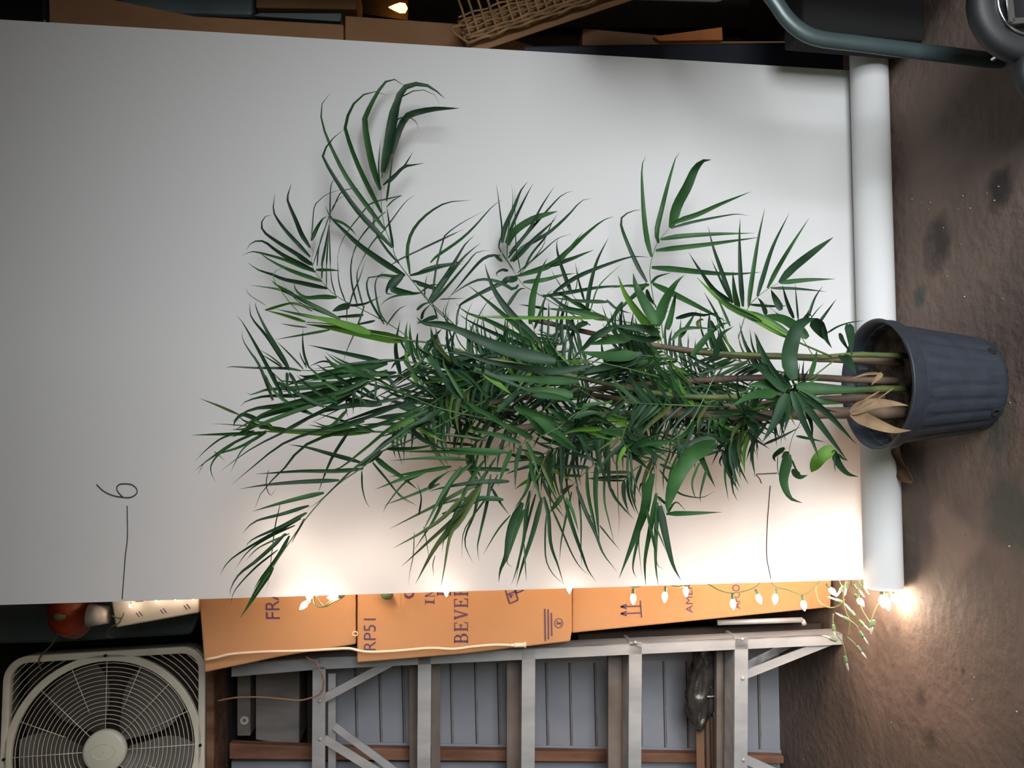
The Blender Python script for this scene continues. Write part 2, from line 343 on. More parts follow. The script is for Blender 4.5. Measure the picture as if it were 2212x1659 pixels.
def frond(cr, Y0, Y1, col, rach, leaves, thick=2.6, dz=.06):
    """rachis and leaflets read off the photograph (at four times its size, from the crop's corner); depth runs from Y0 at the base to Y1 at the tip"""
    bm = bmesh.new(); rp = parse(cr, rach); R3 = [PY(x, y, Y0 + (Y1 - Y0) * i / (len(rp) - 1)) for i, (x, y) in enumerate(rp)]
    r = thick * .5 * mpp(Y0); nb = len(bm.faces); tube(bm, R3, r, 6, 24, r2=r * .35); bm.faces.ensure_lookup_table()
    for f in bm.faces[nb:]: f.material_index = 4; f.smooth = True
    for ln in leaves.strip().split('\n'):
        if not ln.strip(): continue
        w, pts = ln.split(':'); c = col; w = w.strip()
        blunt = w.endswith('!'); w = w.rstrip('!')
        if w[-1] in COLS: c, w = w[-1], w[:-1]
        pts = parse(cr, pts.strip()); k = min(range(len(rp)), key=lambda i: (rp[i][0] - pts[0][0]) ** 2 + (rp[i][1] - pts[0][1]) ** 2)
        yb = Y0 + (Y1 - Y0) * k / (len(rp) - 1); d = lr.uniform(-dz, dz) ; n = len(pts); P = []
        for i, (x, y) in enumerate(pts):
            u = i / (n - 1); P.append(PY(x, y, min(-.034, yb + d * u + .012 * math.sin(u * 3) * lr.uniform(-1, 1))))
        ci = COLS[c]; 
        if ci == 0 and lr.random() < .3: ci = 1
        ribbon(bm, P, float(w) / 4 * mpp(sum(p.y for p in P) / n), ci, blunt=blunt)
    return finish(bm)
def finish(bm):
    for v in bm.verts: v.co.y = min(v.co.y, -.012 if v.co.z > .14 else -.115)
    me = bpy.data.meshes.new('frond'); bm.to_mesh(me); bm.free(); o = link('frond', me, LEAFMATS); return child(o, palm)
frond('A', -.26, -.10, 'd', '2330,2620 2130,2390 1900,2140 1700,1950 1450,1640 1390,1490 1330,1340 1300,1190 1290,980', '''
46:1390,1500 1220,1330 1100,1200 960,1010 800,745 800,690 840,590 970,480
42:1330,1350 1180,1150 1000,900 870,650 800,480 770,330 790,240 850,170
42:1300,1200 1220,1040 1100,790 1020,580 985,450 1010,360 1080,230 1190,155 1240,152 1350,185
58m:1290,1000 1240,850 1190,640 1155,430 1165,360 1230,220 1310,90 1380,45 1440,60 1500,105
14:1280,960 1270,800 1288,560
20:1300,900 1310,740 1340,500 1380,300 1430,225 1560,150 1650,137 1730,160 1790,220 1800,265
80:1310,850 1350,680 1400,430 1440,230 1490,130 1560,95 1660,90 1760,140 1840,210
56!:1390,690 1440,500 1510,370 1600,330 1750,300 1970,295
10:1430,420 1440,390 1520,372 1590,410 1620,490
26:1310,960 1400,880 1480,810 1570,670
30:1360,940 1480,810 1570,785 1670,770
20:1340,1100 1370,900 1400,650
12:1340,1150 1400,1090 1480,1045
14:1470,1050 1300,1090 1200,1120 1110,1225 990,1380 930,1510 915,1640
14:1330,1190 1200,1310 1100,1440 1050,1560 1040,1660
14:1320,1350 1230,1440 1160,1550 1100,1660
22:1400,1500 1360,1260 1340,1130
12:1310,1360 1380,1270 1500,1110 1590,1040
22:1450,1640 1330,1500 1240,1340 1220,1100
54:1500,1740 1280,1600 1100,1470 950,1330 860,1240 810,1140
30:1540,1730 1530,1659 1515,1560 1530,1430 1590,1310 1700,1200 1860,1110 2070,1090
14:1380,1650 1500,1580 1850,1420 2000,1340
40:1480,1730 1380,1790 1340,1890 1400,1900
60!:1480,1740 1420,1800 1390,1850 1480,1880 1620,1900
28:1540,1740 1700,1700 1850,1660 2000,1640
30m:1480,1760 1380,1750 1300,1740 1220,1760
26m:1560,1780 1750,1840 1860,1860
16:1640,1880 1740,1820 1850,1840
24:1640,1890 1450,1910 1340,1950 1280,2010
''', 3.4)
frond('B', -.28, -.07, 'd', '2200,900 1840,610 1540,440 1310,320 1180,190 1090,40 1110,-70 1080,-100', '''
40:1080,-100 1010,-210 960,-330 900,-470 885,-540 920,-655
34:1080,-20 960,-150 860,-260 790,-360 762,-430 775,-570
36:1100,40 960,-50 800,-150 690,-230 660,-290 680,-360 750,-385
36:1110,90 880,-20 770,-90 690,-150 620,-160 560,-130 530,-80
30:1130,110 1000,60 850,0 630,-60 560,-62 490,-30
26:1100,50 1000,0 950,-40
36m:1180,190 1000,130 860,75 720,0 640,-60
38:1230,250 1000,200 850,170 740,125 640,95 540,30
40m:1310,330 1180,325 1040,330 960,270 940,200
56!:1420,400 1350,415 1270,450
30m:1540,480 1400,490 1250,500
22:1640,530 1500,560 1400,590
10:1090,-160 1100,-300 1115,-450 1160,-510 1240,-570 1410,-615
34:1090,-160 1140,-270 1190,-350 1230,-370
12:1250,-320 1255,-600 1280,-680 1350,-730
10:1100,60 1160,-120 1240,-360 1300,-490 1400,-560 1500,-500
22:1180,60 1220,-150 1250,-340
14:1220,60 1230,-100 1250,-300
12:1255,60 1250,-120 1245,-320
12:1140,60 1155,-100 1200,-280
10:1270,-420 1340,-570 1430,-610 1530,-610
24:1260,-350 1360,-310 1430,-260 1480,-205
14:1180,170 1185,60 1190,-40
10:1220,240 1220,100 1220,-40
10:1300,310 1265,180 1250,-40
12:1390,380 1330,200 1315,-40
16:1490,400 1440,200 1440,0 1520,-200
16:1540,420 1490,220 1490,100 1540,0
14:1410,430 1450,290 1500,180 1560,0
20:1720,560 1600,350 1570,200 1620,150 1820,180
20:1750,560 1680,460 1640,250 1660,160 1730,100
14:1740,570 1840,440 1920,395
10:1400,390 1395,560
24:1420,400 1560,380 1690,320
16:1550,400 1480,600 1400,780 1360,910
26m:1130,90 1250,90 1340,100
''')
frond('B', -.42, -.50, 'b', '2600,860 2211,740 1860,690 1500,620 1250,560 1050,545', '''
90:1900,695 1600,640 1300,590 1040,560
70:1600,640 1350,560 1150,510 1000,480
28:1040,540 850,480 690,440
24:690,440 900,380 1030,390
30m:1200,520 1000,480 780,430
40m:1340,520 1100,400 930,310 800,260 570,225
26m:950,310 800,230 745,180
12:1250,490 1000,380 870,250 840,180
14o:1050,590 930,575 820,555
22d:1250,610 1000,655 770,695
22m:1050,360 960,270 940,205
6o:700,400 560,310 520,240
8:1000,480 870,330 760,130 950,40
16m:1100,450 1000,400 900,390
''', 5)
frond('B', -.48, -.60, 'd', '2300,1010 1850,870 1500,930 1200,960 1000,960 880,950', '''
36:900,950 800,780 700,610 620,440 605,370
32:900,960 720,690 590,530 560,460 560,370
34:850,1190 700,900 600,720 500,550 450,490
28:760,1220 640,920 560,800 500,700 488,620
14:840,920 740,840 640,780
14:850,940 740,870 620,800
24:1000,965 870,945 600,940 420,930 350,936
16:1020,950 900,820 780,700
22:1070,940 1030,830 1015,700 1020,590
12:1050,940 1000,840 990,790
18:1350,930 1200,880 1060,930
40:1700,880 1400,815 1200,770 1060,740
30:1850,870 1500,900 1100,950
60:1750,900 1400,990 1000,1010
50:1450,990 1100,1020 980,1000
42:1300,1060 1000,1110 700,1130 580,1170 530,1155
42:1400,1090 1000,1170 700,1180 530,1225 480,1270
60:1350,1130 900,1250 600,1290 450,1360 410,1400
64:1400,1200 1000,1270 650,1370 420,1480
56:1500,960 1300,930 1200,830
30:900,980 960,1080 1000,1200
28:880,980 880,1080 900,1200
30:800,1060 900,1150 960,1220
20:760,980 800,1100 830,1230
20:690,1000 720,1110 750,1240
40:1500,1050 1200,1080 900,1060 800,1040
30m:2100,700 2060,850 1960,960 1940,1040
26:2130,780 2180,900 2240,1020
60:2080,790 2160,920 2260,1040
24:1880,860 1980,960 2100,1010 2240,1020
16:1890,890 2050,1080 2211,1240
14:1930,700 1950,800 1990,850
22:1860,700 1900,780 1960,850
16:2010,640 2000,750 2010,830
30:2180,650 2100,800 1990,930
''', 3.6)
frond('B', -.52, -.66, 'd', '2700,1400 2211,1290 1840,1140 1550,1020 1350,960', '''
40:2050,1230 1700,1290 1400,1390 1250,1440
34:1900,1190 1650,1240 1200,1310 900,1470 600,1620 370,1780 310,1830
32:1960,1220 1500,1390 1150,1480 850,1590 600,1780 400,1950
34:2060,1260 1700,1420 1400,1480 1200,1530 1000,1630 850,1810 700,1960 610,2100 600,2160
30:2100,1300 1800,1440 1550,1640 1300,1820 1060,1820
30:2150,1320 1900,1480 1600,1700 1400,1860 1200,2060 1050,2160
26:1840,1160 1700,1060 1540,990
26:1830,1140 1600,1080 1480,1040
20:1700,1100 1600,1150 1400,1260 1100,1410
24:1650,1060 1640,1200 1630,1240
26:1640,1210 1400,1090 1280,1000
26:1560,1250 1340,1080
30:1700,1240 1500,1080 1350,960
60:1700,1250 1480,1250 1300,1280 1170,1260
50:1640,1240 1380,1200 1200,1130
16:1400,1160 1390,1300 1410,1370
14:1450,1100 1450,1250 1455,1340
14:1530,1080 1520,1200 1510,1320
24:1480,1050 1460,1180 1450,1340
44:1700,900 1400,940 1150,1000 900,1080 760,1120
40:1750,960 1450,1040 1200,1100 950,1130 800,1150
40:1650,1000 1400,1120 1150,1200 900,1240 700,1260
44:1600,1060 1350,1180 1000,1300 750,1400 560,1470
40:1500,1120 1250,1280 1000,1400 800,1500
36:1800,1060 1600,960 1400,900 1250,820
36:1640,1040 1480,960 1320,890 1210,800
36:1500,1120 1300,1010 1120,900
34:1420,1180 1250,1090 1100,960 1000,860
34:1320,1240 1100,1120 960,1000
34:1200,1280 1000,1180 860,1080 740,960
36:1100,1340 900,1250 760,1130 700,1000
40:1760,1000 1500,1000 1250,1030 1000,1060
36:1300,1180 1000,1230 700,1320 560,1400
36:1180,1240 900,1330 640,1430 480,1520
30:1830,1140 1740,1000 1730,940
18:1840,1130 1900,1140 1980,1155
40:2211,1290 2100,1380 1950,1440 1850,1480
34:2180,1400 2000,1440 1800,1500 1640,1550
36:2240,1320 2000,1420 1850,1560 1700,1660
30m:1640,1490 1500,1440 1250,1360 1100,1330
30:1550,1400 1300,1460 1060,1430
30m:1400,1300 1250,1440 1100,1400
''', 4)
frond('B', -.40, -.46, 'b', '2600,1560 2200,1510 1640,1490 1200,1490 900,1480 640,1460', '''
70:1600,1490 1200,1500 900,1490 620,1490
40m:900,1480 700,1450 520,1400 450,1340
12o:640,1450 400,1430 220,1420
32m:700,1500 300,1510 50,1520
22o:460,1340 300,1270 250,1250 120,1200
18m:600,1480 350,1530 200,1630 80,1750
22m:640,1490 400,1600 180,1750 80,1830
26m:700,1500 480,1620 300,1680 200,1740
14m:650,1520 500,1640 430,1760 390,1850
18d:430,1590 300,1680 230,1770 225,1840 265,1930
8d:250,1660 300,1700 350,1750
8d:300,1680 200,1730 150,1780 110,1870
30:760,1470 700,1420 560,1400
24m:620,1440 500,1470 400,1470
40d:640,1390 500,1340 430,1400 420,1450
40d:600,1400 520,1480 400,1540
22m:700,1480 600,1560 500,1620
''', 6)
frond('C', -.42, -.62, 'd', '2600,-300 2000,20 1700,140 1530,280 1300,440 1060,700 850,1000 700,1230 600,1380', '''
36:1540,290 1300,310 1000,310 700,330 610,335
38:1330,390 1000,405 700,430 470,465
40:1200,500 1000,545 750,610 580,660
32:1070,610 850,680 620,740 540,800 495,850
32:1050,670 850,780 600,890 530,950 525,970
24:1000,720 700,880 450,1030 350,1120 300,1215
18:950,780 750,870 550,1000 430,1160
16:900,850 640,970 520,1090
34:870,850 750,970 600,1100 470,1200 400,1310 385,1390
16:800,990 600,1150 430,1340 395,1460
32:900,870 800,1050 650,1240 590,1340
54m:760,1140 640,1320 560,1450 475,1580
18:1030,720 960,850 910,950
38:1520,240 1250,165 1060,110 890,80
48:1640,190 1750,280 1900,380 2010,470
14:1620,230 1760,400 1870,540 2010,610
16:1525,310 1530,450 1560,570 1600,630
50:1700,140 1600,220 1480,280
34:1750,120 2000,110 2211,70
28:1420,-40 1280,180 1200,360 1150,500
10:820,600 780,780 760,930 740,1100 715,1300 695,1350
8:720,300 700,430 740,520 800,430
''', 4.4)
frond('F', -.50, -.62, 'm', '1500,-60 1350,120 1240,200 1100,330 1000,470 880,620', '''
36o:1000,560 800,640 600,750 400,850 165,970
38o:800,690 650,860 450,1000 200,1135
36o:850,750 700,900 500,1080 270,1295
56o:900,640 700,950 550,1150 390,1445
40o:960,590 780,900 690,1020 640,1300 610,1470
34:1000,480 760,900 600,1120
40:880,400 700,560 560,870 380,1150
36:790,430 650,620 500,900 450,1000
36:980,380 860,560 740,820 640,1050 620,1170
28d:1080,360 960,560 900,830 830,1000 820,1120 890,1270
30d:1040,500 1010,730 950,1000 925,1130 940,1250
18d:1100,500 1000,700 870,880 800,1020 790,1230
28d:600,580 350,680 120,765
36:480,480 270,540 40,630
36:700,430 400,480 160,520
32:850,375 500,360 170,380
38:1130,320 700,300 200,300
18d:450,500 300,570 150,750 110,830
16d:20,400 140,540 240,660 400,770
8d:380,1000 370,1200 340,1350 330,1460
8d:460,950 490,1100 510,1290
8d:560,1200 540,1280 548,1380
16d:420,850 440,700 400,560
40d:1200,560 900,570 600,620 500,650
44d:1150,720 1000,710 750,720 560,780
40d:1200,460 900,450 700,470
34d:500,620 580,540 700,460
30d:620,840 800,780 1040,690
26d:1050,620 1120,740 1200,850
''')
frond('F', -.46, -.58, 'd', '1700,-40 1600,150 1500,380 1430,560 1380,700 1340,800', '''
74:1310,740 1230,900 1190,1050 1170,1200 1120,1330 1110,1430
16:1210,850 1100,980 970,1200
38:1330,800 1270,950 1190,1200 1180,1260 1220,1300
36:1380,640 1350,850 1330,1050 1270,1300 1220,1450
46:1480,700 1400,1000 1320,1250 1260,1470
22:1430,670 1380,850 1320,1100 1250,1440
14:1330,1100 1340,1300 1350,1430
36:1500,690 1540,850 1560,1100 1620,1280 1670,1450
16:1520,850 1510,1000 1515,1220 1570,1350 1670,1450
18:1560,770 1640,950 1750,1200 1830,1320 1900,1370
36:1680,720 1750,950 1830,1180 1880,1320 1950,1425
32:1690,700 1750,830 1800,1000
56o:1330,310 1500,420 1750,560
70m:1480,40 1600,170 1780,270
40m:1380,380 1420,560 1500,760
36:1400,420 1350,640 1240,800
40:1560,300 1540,560 1560,800
36:1650,260 1660,480 1640,700
30o:1480,420 1560,600 1600,700
''')
frond('F', -.40, -.34, 'd', '2300,60 2150,200 2020,330 1820,520 1660,680 1540,850', '''
22:1740,650 1690,880 1650,1080 1635,1250
18:1800,700 1820,900 1820,1180 1830,1290
36:1780,600 1850,800 1950,1020 2010,1180 2130,1340
32:1870,430 1880,650 1920,850 1990,1140 2130,1340
44:1950,400 1940,650 1960,900 1980,1100
22:2030,350 2020,700 2060,900 2110,1100
32:2060,300 2060,560 2100,680 2211,830
14:1980,940 2060,1040 2160,1160
8:2130,300 2140,700 2150,900 2140,1060
44m:1660,680 1600,760 1550,830
40:1660,670 1720,610 1760,590
36:1960,380 1800,330 1620,310
36:1890,440 1700,430 1500,440
30:1820,510 1650,510
36:2010,290 1850,260 1690,210
8:2100,300 2100,380 2170,470
8:1800,730 1900,860 1980,950
''')
frond('D', -.40, -.30, 'd', '1250,1720 1070,1650 1010,1470 985,1380 990,1250', '''
74:1060,1590 900,1450 720,1230 630,1060 590,920
46:1030,1600 800,1400 600,1230 440,1100
52:1050,1640 800,1500 600,1400 430,1340 340,1260
38:960,1640 700,1530 450,1410 360,1350
30:760,1640 600,1560 480,1520 400,1460
64:980,1440 1000,1200 1060,1000 1130,870
28:1020,1480 1070,1340 1120,1200 1180,1140
20:1080,1560 1090,1340 1110,1200
22:1130,1600 1140,1380 1140,1230
26:1190,1600 1230,1460 1270,1400
16:1250,1500 1190,1440 1150,1390
10:1050,1490 1150,1530 1270,1520 1340,1490
''')
frond('D', -.36, -.38, 'b', '2100,1480 1900,1440 1600,1390 1250,1386 900,1390', '''
30:1600,1390 1250,1385 900,1390 600,1380 440,1360
18:1300,1390 900,1375 560,1370
40m:1650,1400 1350,1330 1130,1300
''', 4)
frond('D', -.30, -.10, 'd', '1500,1450 1250,1300 1000,1150 920,1100 820,960 740,820 715,780', '''
16:730,820 710,760 740,650 720,450 700,300 685,220
42:740,740 760,620 840,440 900,290 960,210
28:770,740 850,540 950,330 1010,220
62m!:790,760 820,680 900,600 1040,520 1220,465
28:800,830 960,640 1080,420 1190,250
28:790,870 900,720 1100,490 1250,330 1350,290
42:830,900 1000,720 1150,580 1200,530
36:810,900 920,780 1130,660 1300,510 1420,380 1510,355
20:930,960 1000,830 1120,680 1170,560 1220,490
12:900,1000 1090,770 1110,640
12:780,870 790,650 830,400 820,220
10:860,860 850,500 850,260
10:900,1010 860,760 850,480
16:870,1000 950,930 1080,820 1220,700 1350,660
30:740,900 690,860 660,835
26:790,980 740,970 690,1000 700,1030
26:720,850 640,850 560,890 450,1010 350,1130 270,1220
14:740,830 800,920 860,1000
52:880,1020 1150,930 1300,810 1450,670 1600,550 1700,510
38:880,1020 600,1150 430,1240 370,1290 345,1460
30:880,1100 830,1140 720,1080 560,1055 420,1110 270,1210
40:1150,940 1260,900 1350,870 1450,830 1530,800
26:1200,930 1270,860 1340,760 1440,640
40:920,1080 1100,1060 1250,1020 1380,1000
60!:870,1060 800,1060 740,1060
''')
frond('D', -.38, -.24, 'd', '1900,1560 1650,1400 1450,1280 1340,1180 1280,1020 1230,870', '''
38:1340,1180 1280,1020 1230,870 1210,760 1220,700
40:1180,1170 1350,1050 1550,960 1850,860 2010,865
36:1090,1200 1350,1160 1600,1120 1930,1105
38:1470,1350 1500,1130 1560,900 1660,690
14:1500,1330 1560,1140 1650,1030 1780,920
22:1450,1240 1400,1060 1370,910
40:1500,1320 1350,1240 1250,1180 1180,1160
32:780,1290 880,1150 950,1130
26:1130,1310 1030,1290 880,1270
64m:1650,1400 1350,1330 1130,1310
40:1500,1340 1300,1300 1150,1200 1050,1190
34:1650,1250 1400,1240 1150,1210
30:1330,1390 1360,1460 1430,1600
40:1300,1400 1380,1500 1430,1620
50:1480,1430 1400,1460 1290,1600
40:1780,1250 1700,1380 1600,1500
24:1640,1230 1730,1310 1860,1350
10:1350,1180 1380,1120 1400,940
10:1290,1180 1200,1040 1160,960
''')
frond('D', -.30, -.14, 'd', '700,1900 400,1640 300,1450 120,1270 0,1120', '''
42:100,1250 250,1030 330,900 420,750 500,675
38:120,1260 250,1060 350,930 430,840 550,740
24:130,1260 250,1130 430,920 520,820 630,805
26:120,910 170,860 370,720 500,600 650,430 740,365
18:130,1250 170,950 230,720 260,660 400,560 590,460
14:0,810 250,690 410,620
38:0,1010 150,950 300,920 410,895
12:70,1210 75,1100 95,1000
34:0,1090 60,1110 230,1160
26:0,1320 60,1270 130,1250
26:40,1400 60,1330 130,1260
14:180,1400 160,1330 130,1260
14:330,1640 250,1400 230,1330 250,1260
70:360,1480 200,1440 60,1430 0,1380
70:700,1620 500,1560 350,1480 200,1440
40:180,1380 100,1400 0,1440
30:240,1660 300,1560 330,1520
34:60,1660 160,1540 220,1480
10:200,1225 320,1220 430,1220
10:260,1400 250,1320 290,1200
10:340,1460 350,1340 370,1290
12:430,1560 430,1400 450,1320 490,1240
12:510,1530 530,1400 560,1330 620,1240 690,1190
12:570,1600 560,1480 570,1380
''', 3.6)
frond('G', -.30, -.16, 'm', '450,1640 420,1400 380,1370 345,1170 335,1050 360,930 400,820 500,695', '''
47:350,940 310,800 280,560 265,180 300,75
46:410,820 395,720 440,520 500,280 560,80 590,40
90!:510,690 560,500 650,330 720,180 790,110 865,100
48:520,660 600,620 750,570 950,480 1210,375
26d:520,690 700,640 950,590 1090,570 1190,585
44:430,790 600,765 900,745 1240,735
46:385,885 550,865 850,830 1100,795 1290,770
52:350,1030 550,1045 900,1080 1100,1085 1300,1070
38d:310,1160 230,1020 140,820 85,660 100,590 180,545 265,530
26d:340,1170 400,1110 520,1075
54:360,1170 560,1270 850,1420 1000,1500
34:330,1180 240,1190 120,1190 0,1210
44d:310,1170 220,1260 140,1330 40,1440
38d:310,1220 330,1290 400,1380
''', 3)
frond('G', -.36, -.24, 'd', '1100,1640 1180,1390 1260,1290 1360,1215 1450,1165', '''
42:1190,1370 1210,1200 1270,800 1330,515
42:1265,1280 1310,1130 1400,850 1540,560
42:1350,1210 1430,1050 1550,850 1710,605
70!:1455,1165 1560,1050 1720,920 1920,770
44:1460,1165 1700,1140 1940,1130
28:1380,1210 1600,1215 1860,1240
44:1140,1370 1120,1100 1110,800 1115,605
42:1050,1340 960,1080 880,850 840,680
54:1100,1390 1070,1250 1050,1060
26:1030,1300 950,1150 865,960
42:1050,1330 900,1230 780,1070 670,900
''')
frond('G', -.42, -.52, 'b', '1900,1800 1540,1640 1250,1480 1050,1390 900,1280', '''
80:1540,1640 1250,1480 1050,1390 900,1280 790,1170 740,1115
50m:1300,1500 1050,1370 880,1230
40m:1540,1600 1300,1450 1150,1400
26d:970,1560 880,1380 800,1240
24d:1030,1540 950,1360 880,1220
''', 5)
frond('G', -.34, -.26, 'd', '1750,1800 1620,1600 1500,1480 1400,1400 1320,1330', '''
64:1470,1400 1420,1300 1380,1220
36:1580,1470 1520,1320 1480,1180
18:1620,1490 1605,1330 1590,1170
26:1700,1470 1760,1300 1830,1190
30:1760,1560 1850,1440 1950,1300
18:1860,1600 1960,1540 2070,1505 2190,1490
42:1340,1440 1300,1340 1265,1290
26:1200,1350 1400,1365 1530,1360
90:1620,1560 1480,1480 1340,1460 1240,1480
90:1700,1640 1560,1520 1420,1420
14:1660,1500 1700,1420 1720,1380
10:1720,1480 1780,1400 1840,1340
40:1640,1540 1700,1440 1740,1460
''')
frond('G', -.46, -.56, 'd', '700,2050 500,1820 430,1660 400,1560 380,1500', '''
76b:430,1660 280,1480 130,1270 60,1100
100:390,1520 280,1330 215,1200 190,1080
100m:400,1540 470,1330 560,1170 630,1100
54m:490,1570 540,1350 560,1250
38:600,1640 700,1470 740,1400
40:560,1470 700,1430 800,1440 930,1420
70:420,1600 300,1560 100,1540 0,1530
60:420,1640 240,1640 60,1560 0,1470
40:520,1660 640,1560 900,1560
30o:760,1560 745,1510 780,1480 800,1490
26:860,1490 890,1550 920,1580
60:700,1800 900,1560 1040,1500
60:900,1800 950,1620 1060,1540
''', 3.6)
frond('H', -.52, -.60, 'd', '1800,800 1600,950 1460,1000 1440,1040', '''
135!:1460,960 1410,800 1440,620 1510,480 1640,430
100m:1480,1020 1700,1040 1950,1050 2170,1040
74:1440,1030 1290,900 1180,700 1130,560
64:1440,1060 1520,1270 1620,1490 1680,1659
64:1480,1080 1650,1300 1800,1500 1920,1659
64:1500,1060 1750,1250 2000,1520
44:1430,1080 1400,1300 1370,1430
95:1400,1080 1300,1320 1190,1500
40:1560,1200 1610,1350 1620,1480
64:1380,1060 1200,900 1100,820
54:1500,1050 1700,1150 1900,1170
44:1600,930 1640,800 1660,700
120:1640,430 1700,540 1760,640
80:1930,480 1950,600 1960,760
100:1880,750 1930,830 2000,920
50:1720,500 1740,600 1790,690
40:1850,560 1880,630 1940,720
120:1400,1040 1250,1000 1050,1010
110:1350,1000 1200,850 1080,840
90m:1300,1080 1100,1100 900,1200
30:1420,1040 1290,900 1180,720
''', 3.6)
frond('I', -.44, -.50, 'd', '900,-200 720,160 620,300 500,380 400,560 390,700 390,830 480,1000', '''
140m!:900,390 700,480 560,680 490,900 490,1000
120:910,380 700,410 520,430
44m:490,1000 700,995 960,985
84:360,650 310,800 290,950 220,1150 70,1555
46m:390,820 340,1100 290,1400 300,1630
40m:400,900 385,1200 385,1450 410,1630
66:420,930 460,1150 530,1430 605,1575
26:310,960 380,1300 400,1440 450,1475
8:270,1080 240,1250 270,1570
26:250,1150 190,1450 220,1555
16:370,1070 430,1210 480,1330
26:400,850 470,910 540,920
20:420,620 560,800 680,850 800,855 900,800
22:760,560 700,720 715,830 740,870
24:820,620 770,830 775,905
54m:740,400 800,560 900,770
32:720,240 620,450 580,600
28:0,780 50,880 200,1050
54:80,400 200,500 340,630
110m:130,400 300,440 480,380
40:560,260 580,450 590,600
30:420,570 520,610 640,630
16:300,750 260,740 240,820
20:480,1010 560,900 650,980
60m:700,200 640,300 520,380
''', 3.2)
frond('I', -.38, -.34, 'd', '1300,60 1160,200 1100,280 1030,400 1000,520', '''
26:1020,400 985,650 1015,890
32:1080,330 1030,450 1050,780 1095,890
32:1100,260 1220,340 1370,440
16:1180,230 1260,330 1330,400
20:1010,420 940,540 960,600
60m:980,120 960,300 1000,440
60:900,200 920,320 960,420
26:1320,400 1500,320 1650,240
30:830,330 880,300 950,260
''')
frond('I', -.40, -.42, 'd', '1750,-60 1640,200 1570,330 1540,450 1540,560', '''
95m:1530,480 1480,700 1540,860 1650,905
64:1560,620 1630,680 1700,665
115b!:1920,430 1800,520 1730,640
64:1920,450 1960,560 2040,650 2140,680
46:1500,430 1410,500 1420,550
8:1440,500 1440,620 1470,720
40:1540,470 1500,480 1470,520
18:1560,530 1600,620 1640,650
26:1600,330 1750,360 1850,380
20:1960,480 2000,520 2050,540
14:1930,500 1930,580 1940,640
''')
frond('E', -.46, -.58, 'd', '2100,700 1800,620 1500,560 1300,560 1200,560', '''
115:1200,560 900,500 600,400 300,270 0,220
66:1500,600 1200,650 900,610 600,560 400,490 180,490
74:1400,740 1000,720 700,690 450,640
100m:1900,510 1700,530 1500,500 1400,470
90m:1860,350 1650,380 1480,420
66:1700,260 1550,340 1450,440 1330,560
95:1950,500 1700,590 1450,660 1380,700
90:1350,860 1100,820 900,790
64b:560,640 700,760 820,850
30m:570,660 570,600 570,560
64:390,890 300,800 200,660 120,510
34:400,880 300,700 240,600 230,520
24:230,710 100,690 0,650
44m:1370,970 1550,930 1690,920
95m:1000,1060 1250,1230 1380,1310
60:1900,560 1600,640 1400,700
60m:2000,560 1700,650 1500,700
40:500,620 900,790 1100,870
60:1000,850 1250,880 1400,950
80m:850,950 1100,1050 1300,1150
50m:380,940 600,1010 800,1120
40m:440,920 700,1080 900,1240
40:300,620 500,760 700,930
26:390,640 520,760 640,930
44:700,1000 850,860 1000,790
40:560,1000 620,900 700,860
''', 3.6)
frond('E', -.54, -.64, 'm', '1690,900 1400,1000 1200,1150 900,1280 780,1350', '''
24b:1690,910 1550,930 1400,960
60:1300,1080 1200,1000 1100,950
60:1100,1200 1000,1080 900,1000
56:1000,1230 860,1150 640,1060
50d:900,1270 700,1200 450,1160
44b:1600,1140 1400,1150 1250,1190
44:780,1350 500,1330 200,1310
50d:1350,1050 1500,1010 1650,1020
50:1400,1000 1600,1060 1750,1150
50d:1150,1180 1300,1290 1420,1360
40:950,1260 1010,1400 1060,1560
44d:820,1330 760,1470 700,1650
44d:900,1290 860,1450 850,1660
''', 3)
frond('E', -.22, -.18, 'd', '2000,900 1700,1000 1500,1090 1300,1180', '''
60:1500,1100 1300,1060 1100,1080
70:1650,1020 1450,960 1250,980
70:1800,960 1600,880 1400,860
70:1950,920 1800,800 1600,760
60:1600,1060 1750,1180 1900,1240
60:1700,1000 1900,1080 2100,1120
60:1850,950 2000,1000 2200,1010
60:1400,1130 1500,1240 1560,1300
70:2000,900 1950,760 1850,660
''')
